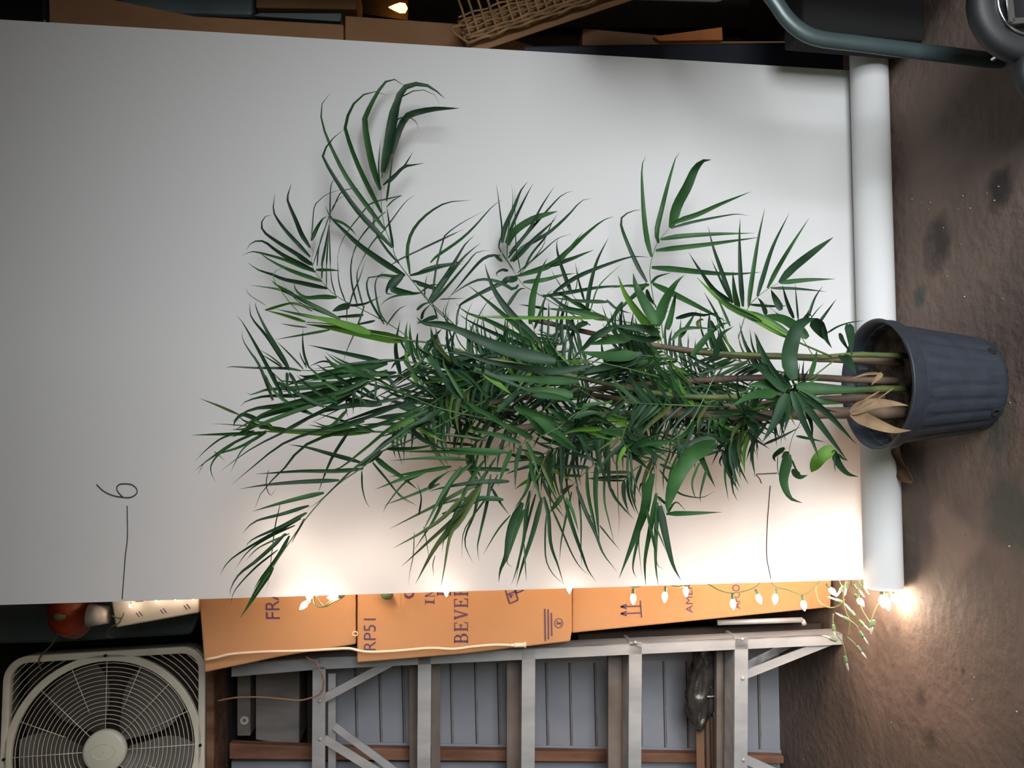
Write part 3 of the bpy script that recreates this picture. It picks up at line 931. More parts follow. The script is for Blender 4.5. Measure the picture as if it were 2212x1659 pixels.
# fronds low on the canes that fill the heart of the plant
cr_ = random.Random(23)
for k in range(44):
    bx, by = cr_.uniform(1060, 1790), cr_.uniform(775, 915); Yb = -.33 + cr_.uniform(-.05, .05); base = PY(bx, by, Yb)
    az = cr_.uniform(0, 2 * math.pi); el = cr_.uniform(.35, 1.1); Ln = cr_.uniform(.16, .32)
    d = Vector((math.cos(az) * math.cos(el) * .45 - .10, math.sin(az) * math.cos(el) * .75, math.sin(el))).normalized()
    P = [base, base + d * Ln * .4 + Vector((0, 0, .01)), base + d * Ln * .75, base + d * Ln - Vector((0, 0, Ln * .12))]
    P = [Vector((p.x, min(p.y, -.05), p.z)) for p in P]; bm = bmesh.new(); tube(bm, P, .0022, 6, 14, r2=.0009)
    for f in bm.faces: f.material_index = 4; f.smooth = True
    Q = spline(P, 20)
    for i in range(4, 20):
        t = (Q[min(i + 1, 19)] - Q[i - 1]).normalized(); side = t.cross(Vector((cr_.uniform(-.4, .4), -1, .3))).normalized()
        for sgn in (-1, 1):
            if cr_.random() < .25: continue
            l = cr_.uniform(.07, .145) * (1 - .3 * abs(i - 11) / 9); dr = (t * .75 + side * sgn * .7 + Vector((0, cr_.uniform(-.25, .25), 0))).normalized()
            pts = [Q[i], Q[i] + dr * l * .5, Q[i] + dr * l - Vector((0, 0, l * .15))]; pts = [Vector((p.x, min(p.y, -.03), p.z)) for p in pts]
            ribbon(bm, pts, cr_.uniform(.004, .010), 0 if cr_.random() < .7 else cr_.choice((1, 1, 3, 2)))
    finish(bm)
# dry leaves over the rim
for pts, w in (([(1838, 893), (1860, 880), (1890, 872), (1930, 872), (1962, 876)], 27), ([(1838, 893), (1865, 905), (1900, 920), (1935, 930), (1968, 930)], 30), ([(1900, 845), (1870, 862), (1845, 880)], 4), ([(1930, 838), (1895, 862), (1850, 884)], 3), ([(1898, 806), (1870, 808), (1838, 818)], 7), ([(1905, 806), (1890, 822), (1882, 832)], 12)):
    bm = bmesh.new(); n = len(pts); ribbon(bm, [PY(x, y, -.43 - .02 * i / n) for i, (x, y) in enumerate(pts)], w * mpp(-.43), 5, tilt=.2); finish(bm).name = 'dead_leaf'
# ================================================================== lettering
def glyph_mesh(body):
    cu = bpy.data.curves.new('lettering', 'FONT'); cu.body = body; cu.extrude = .0; cu.size = 1
    o = bpy.data.objects.new('lettering', cu); COL.objects.link(o); bpy.context.view_layer.update()
    me = bpy.data.meshes.new_from_object(o.evaluated_get(bpy.context.evaluated_depsgraph_get())); bpy.data.objects.remove(o); return me
def lettering(body, x0, x1, y0, y1, Y, parent, slant=0.0, name='printed_lettering', bold=0):
    """body fitted so that its caps run from pixel x0 (top) to x1 (baseline) and from y0 (left end) to y1 (right end)."""
    me = glyph_mesh(body); xs = [v.co.x for v in me.vertices]; ys = [v.co.y for v in me.vertices]
    ax, bx, ay, by = min(xs), max(xs), min(ys), max(ys); bm = bmesh.new(); bm.from_mesh(me)
    for v in bm.verts:
        u, w = (v.co.x - ax) / (bx - ax), (v.co.y - ay) / (by - ay)
        v.co = PY(x1 + (x0 - x1) * w + slant * u, y0 + (y1 - y0) * u, Y)
    bpy.data.meshes.remove(me)
    return obj(name, bm, M['ink'], parent)
SERIF = {  # strokes on a 0..1 cell: (x, y, x, y, width)
 'B': [(.2, 0, .2, 1, .17), (.05, 0, .6, 0, .08), (.05, 1, .55, 1, .08), (.2, .52, .6, .52, .08), (.55, 1, .72, .88, .1), (.72, .88, .72, .64, .15), (.72, .64, .58, .52, .1), (.6, .52, .82, .4, .1), (.82, .4, .82, .14, .17), (.82, .14, .6, 0, .1)],
 'E': [(.22, 0, .22, 1, .17), (.05, 0, .85, 0, .08), (.05, 1, .8, 1, .08), (.22, .52, .62, .52, .08), (.62, .4, .62, .64, .07), (.85, 0, .85, .24, .07), (.8, 1, .8, .8, .07)],
 'V': [(.15, 1, .5, 0, .18), (.5, 0, .85, 1, .09), (0, 1, .32, 1, .07), (.7, 1, 1, 1, .07)],
 'R': [(.2, 0, .2, 1, .17), (.05, 0, .36, 0, .07), (.05, 1, .58, 1, .08), (.58, 1, .76, .88, .1), (.76, .88, .76, .64, .15), (.76, .64, .58, .52, .1), (.2, .52, .6, .52, .08), (.5, .52, .82, 0, .16), (.78, 0, 1, 0, .07)],
 'I': [(.5, 0, .5, 1, .26), (.15, 0, .85, 0, .09), (.15, 1, .85, 1, .09)],
 'N': [(.2, 0, .2, 1, .08), (.2, 1, .82, 0, .17), (.82, 0, .82, 1, .08), (.05, 0, .36, 0, .07), (.02, 1, .25, 1, .07), (.68, 1, .98, 1, .07)],
 'S': [(.8, .8, .55, 1, .09), (.55, 1, .25, .85, .13), (.25, .85, .3, .6, .15), (.3, .6, .72, .42, .17), (.72, .42, .78, .16, .15), (.78, .16, .5, 0, .12), (.5, 0, .2, .2, .09)],
 'C': [(.85, .8, .6, 1, .1), (.6, 1, .3, .88, .14), (.3, .88, .15, .5, .17), (.15, .5, .3, .12, .17), (.3, .12, .6, 0, .14), (.6, 0, .88, .22, .1)],
}
def serif(body, x0, x1, y0, y1, Y, parent, name='printed_lettering'):
    bm = bmesh.new(); n = len(body)
    for i, ch in enumerate(body):
        ya = y0 + (y1 - y0) * i / n; yb = y0 + (y1 - y0) * (i + .9) / n
        for (a, b, c, d, w) in SERIF[ch]:
            p = PY(x1 + (x0 - x1) * b, ya + (yb - ya) * a, Y); q = PY(x1 + (x0 - x1) * d, ya + (yb - ya) * c, Y)
            t = (q - p).normalized(); s = t.cross(Vector((0, 1, 0))).normalized() * w * abs(yb - ya) * mpp(Y) * .55
            e = t * .02 * abs(yb - ya) * mpp(Y); bm.faces.new([bm.verts.new(v) for v in (p - s - e, p + s - e, q + s + e, q - s + e)])
    return obj(name, bm, M['ink'], parent)
def lines(pairs, Y, parent, name, w=2.0):
    bm = bmesh.new()
    for a, b in pairs:
        p, q = PY(*a, Y), PY(*b, Y); t = (q - p).normalized(); s = t.cross(Vector((0, 1, 0))).normalized() * w * .5 * mpp(Y)
        bm.faces.new([bm.verts.new(v) for v in (p - s, p + s, q + s, q - s)])
    return obj(name, bm, M['ink'], parent)

# ================================================================== three stacked boxes behind the left edge of the paper
YB = .275
def carton(pix, Y, dy, label, m=None, name='cardboard_box', group=None, bevel=.004):
    bm = bmesh.new(); pprism(bm, pix, Y, dy); c = PY(*pix[0], Y)
    return tag(obj(name, bm, m or M['card'], None, bevel=bevel, origin=(c.x, Y, c.z)), label, 'box', group)
def under(o): # children of an object whose own origin is not the world's
    return o
def hang(ch, par): ch.parent = par; ch.matrix_parent_inverse = Matrix.Translation(-Vector(par.location)); return ch
low = carton([(1236, 1368), (1795, 1312), (1806, 900), (1238, 900)], YB, .34, 'lowest brown cardboard box of the stack, nearest the floor, two arrows printed on it', group='stacked cardboard boxes beside the paper')
mid = carton([(771, 1432), (1000, 1413), (1232, 1386), (1236, 1362), (1234, 900), (774, 900)], YB - .012, .34, 'middle brown cardboard box of the stack with large serif capitals printed on it', group='stacked cardboard boxes beside the paper')
top = carton([(430, 1290), (442, 1453), (600, 1420), (769, 1392), (768, 900), (428, 900)], YB - .006, .32, 'topmost plain brown cardboard box of the stack, FRA printed near paper edge', group='stacked cardboard boxes beside the paper')
E1 = YB - .0012
hang(lettering('AMERI', 1482, 1497, 1324, 1254, E1, None, slant=-2), low); hang(lettering('AFCON', 1584, 1600, 1315, 1248, E1, None, slant=-3), low)
def arrow(y):
    return [((1384, y), (1342, y + 1.5)), ((1354, y - 3.5), (1341, y + 1.5)), ((1354, y + 5.5), (1341, y + 1.5))]
hang(lines(arrow(1309) + arrow(1324) + [((1383, 1297), (1386, 1334))], E1, None, 'printed_arrows', 3.0), low)
E2 = YB - .0132
hang(lettering('RP51', 786, 812, 1405, 1336, E2, None), mid)
hang(serif('BEVER', 982, 1010, 1390, 1262, E2, None), mid); hang(serif('INS', 919, 938, 1308, 1256, E2, None), mid); hang(serif('E', 945, 973, 1288, 1262, E2, None), mid); hang(serif('C', 872, 894, 1296, 1262, E2, None), mid)
fr = lambda c: list(zip(c, c[1:] + c[:1]))
hang(lines(fr([(1088, 1262), (1101, 1304), (1119, 1296), (1106, 1254)]) + fr([(1108, 1262), (1116, 1281), (1131, 1275), (1124, 1256)]) + [((1096, 1284), (1112, 1278)), ((1101, 1283), (1105, 1292)), ((1103, 1287), (1108, 1285))], E2, None, 'printed_mark', 3.2), mid)
hang(lines([((1178, 1385), (1177, 1315)), ((1185, 1381), (1184, 1316)), ((1192, 1374), (1191, 1324))], E2, None, 'fine_print', 3.0), mid)
circ = [(1207 + 9 * math.cos(a), 1346 + 10 * math.sin(a)) for a in [k * math.pi / 8 for k in range(16)]]
hang(lines(fr(circ) + [((1202, 1341), (1212, 1351)), ((1202, 1350), (1213, 1343)), ((1201, 1346), (1214, 1347))], E2, None, 'printed_roundel', 1.5), mid)
hang(lettering('FRA', 575, 605, 1337, 1270, YB - .0072, None, slant=-4), top)

# torn flap of cardboard and a green lump at the paper edge
bm = bmesh.new(); pprism(bm, [(846, 1272), (852, 1292), (862, 1310), (866, 1311), (864, 1270)], .22, .004); pprism(bm, [(866, 1268), (868, 1309), (875, 1307), (872, 1268)], .215, .004)
hang(obj('torn_flap', bm, M['card'], None), mid)
bm = bmesh.new(); bmesh.ops.create_icosphere(bm, subdivisions=3, radius=.016)
for v in bm.verts: v.co *= 1 + .25 * noise.noise(v.co * 60)
c = PY(836, 1282, YB - .03); tag(obj('bottle_cap', bm, M['socket'], None, smooth=True, origin=None), 'small dark green knob stuck to the middle box beside the torn flap', 'cap').location = c

# cream cord down the left edges of the boxes
co = thing('extension_cord', 'cream cord hanging down along the cardboard boxes, flared socket at its lower end', 'cord', PY(440, 1420, .24))
bm = bmesh.new(); tube(bm, [PY(x, y, .246) for x, y in ((443, 1425), (470, 1420), (500, 1413), (570, 1408), (650, 1406), (720, 1402), (755, 1401), (790, 1408), (840, 1407), (880, 1404), (930, 1400), (980, 1402), (1020, 1397), (1070, 1393), (1105, 1394))], .0036, 8, 70)
child(obj('cable', bm, M['cord'], None, smooth=True), co)
a, b = PY(1104, 1394, .246), PY(1136, 1393, .246); bm = bmesh.new()
tube(bm, [a, a.lerp(b, .2), a.lerp(b, .22), a.lerp(b, .3), a.lerp(b, .8), a.lerp(b, 1)], .0062, 12); 
for v in bm.verts:
    t = (v.co - a).dot(b - a) / (b - a).length_squared; ax = a.lerp(b, t); k = .75 if t < .21 else (1.0 if t < .85 else 1.35); v.co = ax + (v.co - ax) * k
child(obj('socket', bm, M['cord'], None, smooth=False), co)

c = PY(767, 1369, YB - .018); bm = bmesh.new(); tube(bm, [c + Vector((.0055 * math.cos(a), 0, .0065 * math.sin(a))) for a in [2 * math.pi * k / 20 for k in range(20)]], .0016, 8, closed=True)
tag(obj('plastic_ring', bm, M['cord'], None, smooth=True), 'small cream plastic ring caught in the gap between the top and middle boxes', 'ring')

# ================================================================== aluminium step ladder
LADY = lambda z: .243 + .10 * z
def LP(x, y):                              # where a pixel meets the ladder's leaning front
    d = px(x, y); n = Vector((0, 1, -.10)); return CAM + d * ((.243 - n.dot(CAM)) / n.dot(d))
lad = thing('step_ladder', 'aluminium step ladder with riveted flat treads standing beside the cardboard boxes', 'ladder', LP(1822, 1380))
ra, rb = LP(1824, 1382), LP(420, 1462); rail_t = (rb - ra).normalized()
bm = bmesh.new()
S1 = Vector((0, .03, 0)); prism(bm, [LP(1824, 1369), LP(1824, 1392), LP(690, 1446), LP(500, 1462), LP(500, 1433), LP(690, 1420)], Vector((0, .004, 0)))
prism(bm, [LP(1824, 1369), LP(690, 1420), LP(500, 1433), LP(500, 1436), LP(690, 1423), LP(1824, 1372)], Vector((0, .06, 0)))
child(obj('side_rail', bm, M['alu'], None), lad)
cx = -1.175
bm = bmesh.new()
lp = [LP(1824, 1369), LP(1824, 1392), LP(420, 1468), LP(420, 1436)]
prism(bm, [Vector((2 * cx - p.x, p.y, p.z)) for p in lp], Vector((0, .05, 0))); child(obj('side_rail', bm, M['alu'], None), lad)
def LO(x, y, off):                         # the same, on a plane set back behind the ladder's front
    d = px(x, y); n = Vector((0, 1, -.10)); return CAM + d * ((.243 + off - n.dot(CAM)) / n.dot(d))
def tread(x, w, ytop):
    bm = bmesh.new(); a, b, c, d = LP(x - w / 2, ytop), LP(x - w / 2 - 2, 1745), LP(x + w / 2 - 2, 1745), LP(x + w / 2, ytop); prism(bm, [a, b, c, d], Vector((0, .012, 0)))
    dp = .085; q = [a + Vector((0, .012, -.004)), b + Vector((0, .012, -.004)), b + Vector((0, dp, -.004)), a + Vector((0, dp, -.004))]
    prism(bm, q, Vector((0, 0, -.010)))
    return child(obj('tread', bm, M['alu'], None, bevel=.001), lad)
for x, w, y in ((689, 28, 1440), (917, 29, 1418), (1142, 29, 1402), (1373, 28, 1388), (1602, 29, 1378)): tread(x, w, y)
def rivets(pts):
    for x, y in pts:
        p = LP(x, y); bm = bmesh.new(); bmesh.ops.create_uvsphere(bm, u_segments=10, v_segments=6, radius=.0052, matrix=Matrix.Translation(p + Vector((0, -.001, 0)))); child(obj('rivet', bm, M['alu'], None, smooth=True), lad)
rivets([(692, 1428), (691, 1514), (691, 1596), (917, 1409), (1146, 1392), (1372, 1387), (1603, 1380), (1604, 1465), (1606, 1641), (1794, 1379)])
def brace(p, q, w, off, m='alu', d=.006):
    a, b = LO(*p, off), LO(*q, off); bm = bmesh.new(); bar(bm, a, b, w, d); return child(obj('brace', bm, M[m], None), lad)
brace((700, 1508), (850, 1428), .022, .012); brace((700, 1596), (830, 1676), .022, .012); brace((722, 1568), (860, 1670), .020, .05)
brace((1606, 1459), (1806, 1380), .022, .012); brace((1606, 1638), (1780, 1716), .024, .012)
brace((1600, 1444), (1720, 1383), .022, .045, 'steel')
# rear frame of the ladder, its shade put into darker colours
def rear(x, w, y0=1405, off=.12, m='alu_dark'):
    bm = bmesh.new(); prism(bm, [LO(x - w / 2, y0, off), LO(x - w / 2, 1760, off), LO(x + w / 2, 1760, off), LO(x + w / 2, y0, off)], Vector((0, .02, 0)))
    return child(obj('rear_bar', bm, M[m], None), lad)
rear(717, 16, 1455, .06, 'alu'); rear(894, 18); rear(941, 20); rear(1112, 34); rear(1336, 44); rear(1568, 40, 1390)
bm = bmesh.new(); prism(bm, [LO(1775, 1346, .1), LO(1775, 1360, .1), LO(1250, 1385, .1), LO(1250, 1370, .1)], Vector((0, .02, 0)))
child(obj('rear_rail', bm, M['dark'], None), lad)  # dark colour stands in for shade on the aluminium
bm = bmesh.new(); tube(bm, [LO(1550, 1345, .03), LO(1733, 1339, .03)], .0075, 10); tube(bm, [LO(1733, 1339, .03), LO(1738, 1349, .03)], .007, 10)
child(obj('spreader_rod', bm, M['alu'], None, smooth=True), lad)

# ================================================================== grey doors on end behind the ladder, brown posts
def panel(pix, Y, dep, grooves, label, m='greyp', brd=None):
    """a grey board door: outline, raised rim, sunk grooves across it"""
    c = PY(*pix[0], Y); t = thing('board_door', label, 'door', (c.x, Y, max(0, min(PY(*p, Y).z for p in pix))), None)
    bm = bmesh.new(); pprism(bm, pix, Y, dep); child(obj('board', bm, M[m], None), t)
    for g in grooves:
        (xa, ya), (xb, yb) = g; bm = bmesh.new(); bar(bm, PY(xa, ya, Y - .0015), PY(xb, yb, Y - .0015), .0035, .004); child(obj('bead', bm, M['greyd'], None), t)
        bm = bmesh.new(); bar(bm, PY(xa - 4, ya, Y - .0005), PY(xb - 4, yb, Y - .0005), .003, .002); child(obj('groove', bm, M['dark'], None), t)
    if brd:
        for (a, b) in brd: bm = bmesh.new(); bar(bm, PY(*a, Y - .003), PY(*b, Y - .003), .03, .008); child(obj('rim', bm, M[m], None, bevel=.002), t)
    return t
gr = [((x, 1432), (x + 4, 1612)) for x in (770, 822, 872, 976, 1029, 1078, 1182, 1233, 1287)] + [((x, 1428), (x + 4, 1618)) for x in (1384, 1436, 1486, 1640, 1688)]
panel([(702, 1395), (1690, 1395), (1692, 1638), (702, 1620)], .66, .04, gr, 'grey painted board door with fine cross grooves standing on end behind the ladder', brd=[((705, 1422), (1688, 1410)), ((705, 1612), (1688, 1630))])
panel([(500, 1645), (1690, 1648), (1690, 1760), (500, 1760)], .665, .04, [], 'second grey board door behind the ladder, mostly out of frame below the brown post', 'greyp')
bm = bmesh.new(); pprism(bm, [(495, 1606), (760, 1616), (1500, 1628), (1694, 1634), (1694, 1650), (495, 1640)], .612, .03)
tag(obj('wood_post', bm, M['rust'], None, bevel=.003), 'worn brown wooden post standing between the grey board doors', 'post')
# the upper unit, with a dusty grey box in it, which carries the fan
cab = thing('shelf_unit', 'old dark wooden shelf unit carrying the box fan', 'shelf', (-1.3, .74, 0))
for x0, x1, m in ((446, 462, 'rust'), (470, 492, 'dark')):
    bm = bmesh.new(); pprism(bm, [(x0, 1380), (x0, 1800), (x1, 1800), (x1, 1380)], .56 if x0 < 450 else .70, .40 if x0 < 450 else .26); child(obj('shelf_board', bm, M[m], None), cab)
bm = bmesh.new(); pprism(bm, [(440, 1340), (440, 1800), (1760, 1800), (1760, 1340)], 1.10, .02); child(obj('back_panel', bm, M['dark'], None), cab)
for ya, yb in ((1760, 1800), ):
    bm = bmesh.new(); pprism(bm, [(446, ya), (446, yb), (1680, yb), (1680, ya)], .72, .38); child(obj('side_panel', bm, M['dark'], None), cab)
bm = bmesh.new(); pprism(bm, [(446, 1300), (446, 1340), (1700, 1340), (1700, 1300)], .72, .38); child(obj('side_panel', bm, M['dark'], None), cab)
bm = bmesh.new(); pprism(bm, [(664, 1310), (664, 1790), (676, 1790), (676, 1310)], .715, .38); child(obj('shelf_board', bm, M['dark'], None), cab)
bm = bmesh.new(); pprism(bm, [(552, 1398), (552, 1598), (600, 1606), (646, 1611), (648, 1398)], .74, .2); tag(obj('drawer_box', bm, M['greyd'], None, bevel=.003), 'dusty grey box with pale streaks on the shelf under the fan', 'box')
bm = bmesh.new(); pprism(bm, [(512, 1400), (512, 1590), (541, 1590), (541, 1400)], .76, .18); tk = tag(obj('metal_tin', bm, M['greyd'], None, bevel=.003), 'narrow grey tin with a round pale badge above the dusty grey box', 'tin')
bm = bmesh.new(); c = PY(528, 1556, .757); lathe(bm, [(.006, -.002), (.013, -.002), (.013, .002), (.006, .002), (.006, -.002)], c, 'Y', 20); obj('badge', bm, M['white'], tk)
co2 = []; bm = bmesh.new(); tube(bm, [PY(x, y, .30) for x, y in ((660, 1418), (680, 1432), (695, 1455), (699, 1480), (690, 1500), (670, 1508), (645, 1513), (610, 1510), (560, 1506), (510, 1507), (470, 1514))], .0022, 6, 50)
tag(obj('brown_string', bm, M['brown'], None, smooth=True), 'thin brown string looping from the ladder top towards the fan', 'string')

# black bag with cords slung on the ladder
bg_ = thing('plastic_bag', 'crumpled black plastic bag hanging behind the lowest ladder tread with trailing cords', 'bag', PY(1520, 1500, .455))
bm = bmesh.new(); nr, ns = 36, 36; rings = []
prof = [(1492, 1546, 1394), (1496, 1547, 1420), (1494, 1546, 1440), (1486, 1545, 1470), (1482, 1543, 1500), (1484, 1541, 1530), (1490, 1528, 1555), (1502, 1514, 1572)]
for i in range(nr):
    t = i / (nr - 1) * (len(prof) - 1); k = min(int(t), len(prof) - 2); u = t - k
    xa, xb, y = [prof[k][j] + (prof[k + 1][j] - prof[k][j]) * u for j in range(3)]
    xa = max(xa, 1484) if i < 12 else xa
    c = PY((xa + xb) / 2, y, .455); rx = (xb - xa) / 2 * mpp(.455); ring = []
    for s in range(ns):
        a = 2 * math.pi * s / ns; rr = 1 + .34 * noise.noise(Vector((math.cos(a) * 2.6, math.sin(a) * 2.6, i * .22))) + .12 * noise.noise(Vector((math.cos(a) * 6, math.sin(a) * 6, i * .5)))
        ring.append(bm.verts.new(c + Vector((.0, .03 * math.sin(a) * rr, rx * math.cos(a) * rr))))
    rings.append(ring)
for A, B in zip(rings, rings[1:]):
    for s in range(ns): bm.faces.new((A[s], A[(s + 1) % ns], B[(s + 1) % ns], B[s]))
bm.faces.new(rings[0]); bm.faces.new(rings[-1][::-1]); child(obj('bag_body', bm, M['bag'], None, smooth=True), bg_)
for pts in (((1536, 1480), (1534, 1500), (1530, 1530), (1534, 1560), (1536, 1659)), ((1545, 1540), (1556, 1570), (1566, 1610), (1568, 1680)), ((1548, 1545), (1550, 1590), (1552, 1640), (1556, 1690))):
    bm = bmesh.new(); tube(bm, [PY(x, y, .425) for x, y in pts], .0024, 6, 24); child(obj('cord', bm, M['black'], None, smooth=True), bg_)
bm = bmesh.new(); tube(bm, [PY(1527, 1505, .42), PY(1543, 1504, .42)], .004, 8); child(obj('buckle', bm, M['chrome'], None), bg_)

for x in (1511, 1533):
    bm = bmesh.new(); bar(bm, PY(x, 1545, .47), PY(x + 3, 1720, .47), .024, .006); child(obj('strap', bm, M['brown'], None), bg_)

# ================================================================== box fan
YF = .58; fs = mpp(YF, 235, 1600); fc = PY(227, 1622, YF)
fan = thing('box_fan', 'cream box fan with round wire grille, standing on the dark shelf unit', 'fan', (fc.x, YF + .06, fc.z - .325))
def fo(name, bm, m, smooth=False, bevel=0):  # fan parts are built around its centre, then leaned to stand as in the photo
    bmesh.ops.rotate(bm, verts=bm.verts, cent=(0, 0, 0), matrix=Matrix.Rotation(R(4), 3, 'Z') @ Matrix.Rotation(R(-1.8), 3, 'Y')); bmesh.ops.translate(bm, verts=bm.verts, vec=fc); return child(obj(name, bm, m, None, smooth, bevel), fan)
HS = 219 * fs; rad = 52 * fs
def rsq(h, r, n=8):
    out = []
    for cxs, czs, a0 in ((1, 1, 0), (-1, 1, 90), (-1, -1, 180), (1, -1, 270)):
        for k in range(n + 1): a = R(a0 + 90 * k / n); out.append((cxs * (h - r) + r * math.cos(a), czs * (h - r) + r * math.sin(a)))
    return out
def ringmesh(outer, inner, y0, y1):
    bm = bmesh.new(); V = [[bm.verts.new((x, y, z)) for x, z in c] for c, y in ((outer, y0), (inner, y0), (inner, y1), (outer, y1))]; n = len(outer)
    for k in range(n):
        for A, B in ((0, 1), (1, 2), (2, 3), (3, 0)): bm.faces.new((V[A][k], V[A][(k + 1) % n], V[B][(k + 1) % n], V[B][k]))
    return bm
fo('frame', ringmesh(rsq(HS, rad), rsq(HS - 15 * fs, rad - 13 * fs), -.012, .012), M['cream'], True, .002)
fo('casing', ringmesh(rsq(HS - .002, rad), rsq(HS - 6 * fs, rad - 5 * fs), .012, .11), M['casing'], True)
cir = lambda r, n=72: [(r * math.cos(2 * math.pi * k / n), r * math.sin(2 * math.pi * k / n)) for k in range(n)]
fo('grille_ring', ringmesh(cir(213 * fs), cir(197 * fs), -.012, .004), M['cream'], False, .002)
bm = bmesh.new()
for k in range(15):
    r = (60 + 9.4 * k) * fs; tube(bm, [(x, 0, z) for x, z in cir(r, 64)], .0011, 6, closed=True)
fo('wire_grille', bm, M['cream'], True)
for k in range(16):
    a = 2 * math.pi * k / 16; r0 = 47 if k % 2 == 0 else 92; bm = bmesh.new(); tube(bm, [(r0 * fs * math.cos(a), -.001, r0 * fs * math.sin(a)), (200 * fs * math.cos(a), -.001, 200 * fs * math.sin(a))], .0012, 6); fo('grille_spoke', bm, M['cream'], True)
for q in range(4):                          # corner grille wires outside the ring
    bm = bmesh.new()
    for k in range(7):
        r = (222 + 11 * k) * fs; a0 = R(45 + 90 * q); half = math.acos(min(1, (HS - 8 * fs) / r)); lo, hi = -R(45) + half, R(45) - half
        if hi > lo: tube(bm, [(r * math.cos(a0 + lo + (hi - lo) * j / 8), .003, r * math.sin(a0 + lo + (hi - lo) * j / 8)) for j in range(9)], .0011, 6)
    fo('corner_wires', bm, M['cream'], True)
bm = bmesh.new(); lathe(bm, [(.001, -.013), (40 * fs, -.012), (46 * fs, -.008), (47 * fs, 0), (47 * fs, .006)], (0, 0, 0), 'Y', 48); hb = fo('hub_cap', bm, M['hub'], True)
bm = bmesh.new(); tube(bm, [(0 + 17 * fs * math.cos(a), -.0135, 26 * fs * math.sin(a)) for a in [2 * math.pi * k / 32 for k in range(32)]], .0008, 6, closed=True); fo('embossed_oval', bm, M['cream'], True)
for k in range(5):
    a = 2 * math.pi * k / 5 + .5; bm = bmesh.new(); g = []
    for i in range(8):
        row = []
        for j in range(8):
            r = (40 + 150 * i / 7) * fs; th = a + (j / 7 - .5) * (.75 + .35 * math.sin(math.pi * i / 7)); row.append(bm.verts.new((r * math.cos(th), .03 + .04 * (j / 7 - .5), r * math.sin(th))))
        g.append(row)
    for i in range(7):
        for j in range(7): bm.faces.new((g[i][j], g[i][j + 1], g[i + 1][j + 1], g[i + 1][j]))
    fo('blade', bm, M['blade'], True)
bm = bmesh.new(); prism(bm, [(x, .10, z) for x, z in rsq(HS - 14 * fs, rad)], .004); fo('rear_grille', bm, M['dark'])
for sx, sz in ((212, 0), (0, 212), (-212, 0), (0, -212)):
    bm = bmesh.new(); disc(bm, ((sx * .99) * fs, -.013, (sz * .99) * fs), 3.6 * fs, 'Y', 12, .004); fo('screw', bm, M['black'])

# ================================================================== on top of the boxes: white box, red ornament, milky cup
wb = carton([(238, 1290), (250, 1356), (430, 1324), (428, 1180), (236, 1180)], .31, .26, 'white box with small dark tick marks, on top of the brown box stack', M['white'], 'white_box')
for i, (x, y) in enumerate(((300, 1328), (352, 1321), (403, 1312))): hang(lines([((x - 6, y - 4), (x + 1, y + 5)), ((x, y - 7), (x + 8, y + 3))], .3085, None, 'tick_mark', 2.0), wb)
hang(lines([((292, 1299), (310, 1298))], .3085, None, 'tick_mark', 3), wb)
bm = bmesh.new(); bmesh.ops.create_uvsphere(bm, u_segments=40, v_segments=24, radius=1)
for v in bm.verts:
    a = math.atan2(v.co.y, v.co.x); rr = 1 + .05 * math.cos(8 * a); v.co = Vector((v.co.x * .085 * rr, v.co.y * .08 * rr, v.co.z * .062))
orn = tag(obj('pumpkin_ornament', bm, M['red'], None, smooth=True), 'round red-orange pumpkin ornament with dark green patch resting above the white box', 'ornament'); orn.location = PY(160, 1308, .40)
bm = bmesh.new(); bmesh.ops.create_icosphere(bm, subdivisions=2, radius=.014)
for v in bm.verts: v.co.y *= .5; v.co.x *= .8; v.co.z *= 1.3
p = obj('green_patch', bm, M['wire'], orn, smooth=True); p.location = (-.012, -.078, .004)
bm = bmesh.new(); lathe(bm, [(.001, 0), (.022, 0), (.030, .05), (.026, .05), (.020, .004)], (0, 0, 0), 'Z', 24); cp = tag(obj('plastic_cup', bm, M['cup'], None, smooth=True), 'small milky plastic cup between the pumpkin ornament and the white box', 'cup'); cp.location = PY(236, 1328, .335)
bm = bmesh.new(); pprism(bm, [(-40, 1200), (-40, 1392), (110, 1390), (412, 1372), (430, 1330), (426, 1200)], .64, .3); tag(obj('storage_tote', bm, M['teal'], None, bevel=.01), 'dark grey-green storage tote in the shade behind the white box and the fan', 'tote')
# ================================================================== string of warm lights along the left edge of the paper
sl = thing('string_lights', 'string of small warm bulbs on green wire along the paper edge facing the ladder', 'string lights', PY(1400, 1262, .05))
YL = .055
def wire(pix, Y=YL, n=60, r=.0017):
    bm = bmesh.new(); Q = [PY(p[0], p[1], p[2] if len(p) > 2 else Y) for p in pix]; tube(bm, Q, r, 6, n); return child(obj('wire', bm, M['wire'], None, smooth=True), sl)
SEEN = [(1368, 1272, 1368, 1302), (1437, 1268, 1436, 1291), (1582, 1284, 1584, 1312), (1632, 1274, 1642, 1299), (1676, 1273, 1674, 1302), (1733, 1287, 1737, 1312),
        (1786, 1262, 1802, 1282), (1847, 1284, 1862, 1304), (668, 1268, 668, 1290), (672, 1292, 656, 1308), (740, 1288, 720, 1290), (963, 1256, 964, 1278), (1228, 1250, 1229, 1264), (1480, 1258, 1482, 1281),
        (283, 1302, 281, 1310), (338, 1292, 337, 1302), (380, 1288, 378, 1296), (416, 1286, 417, 1294), (755, 1268, 754, 1280), (1541, 1246, 1542, 1254), (1648, 1246, 1648, 1256), (1771, 1244, 1772, 1255), (1810, 1242, 1812, 1255), (1856, 1240, 1860, 1256)]
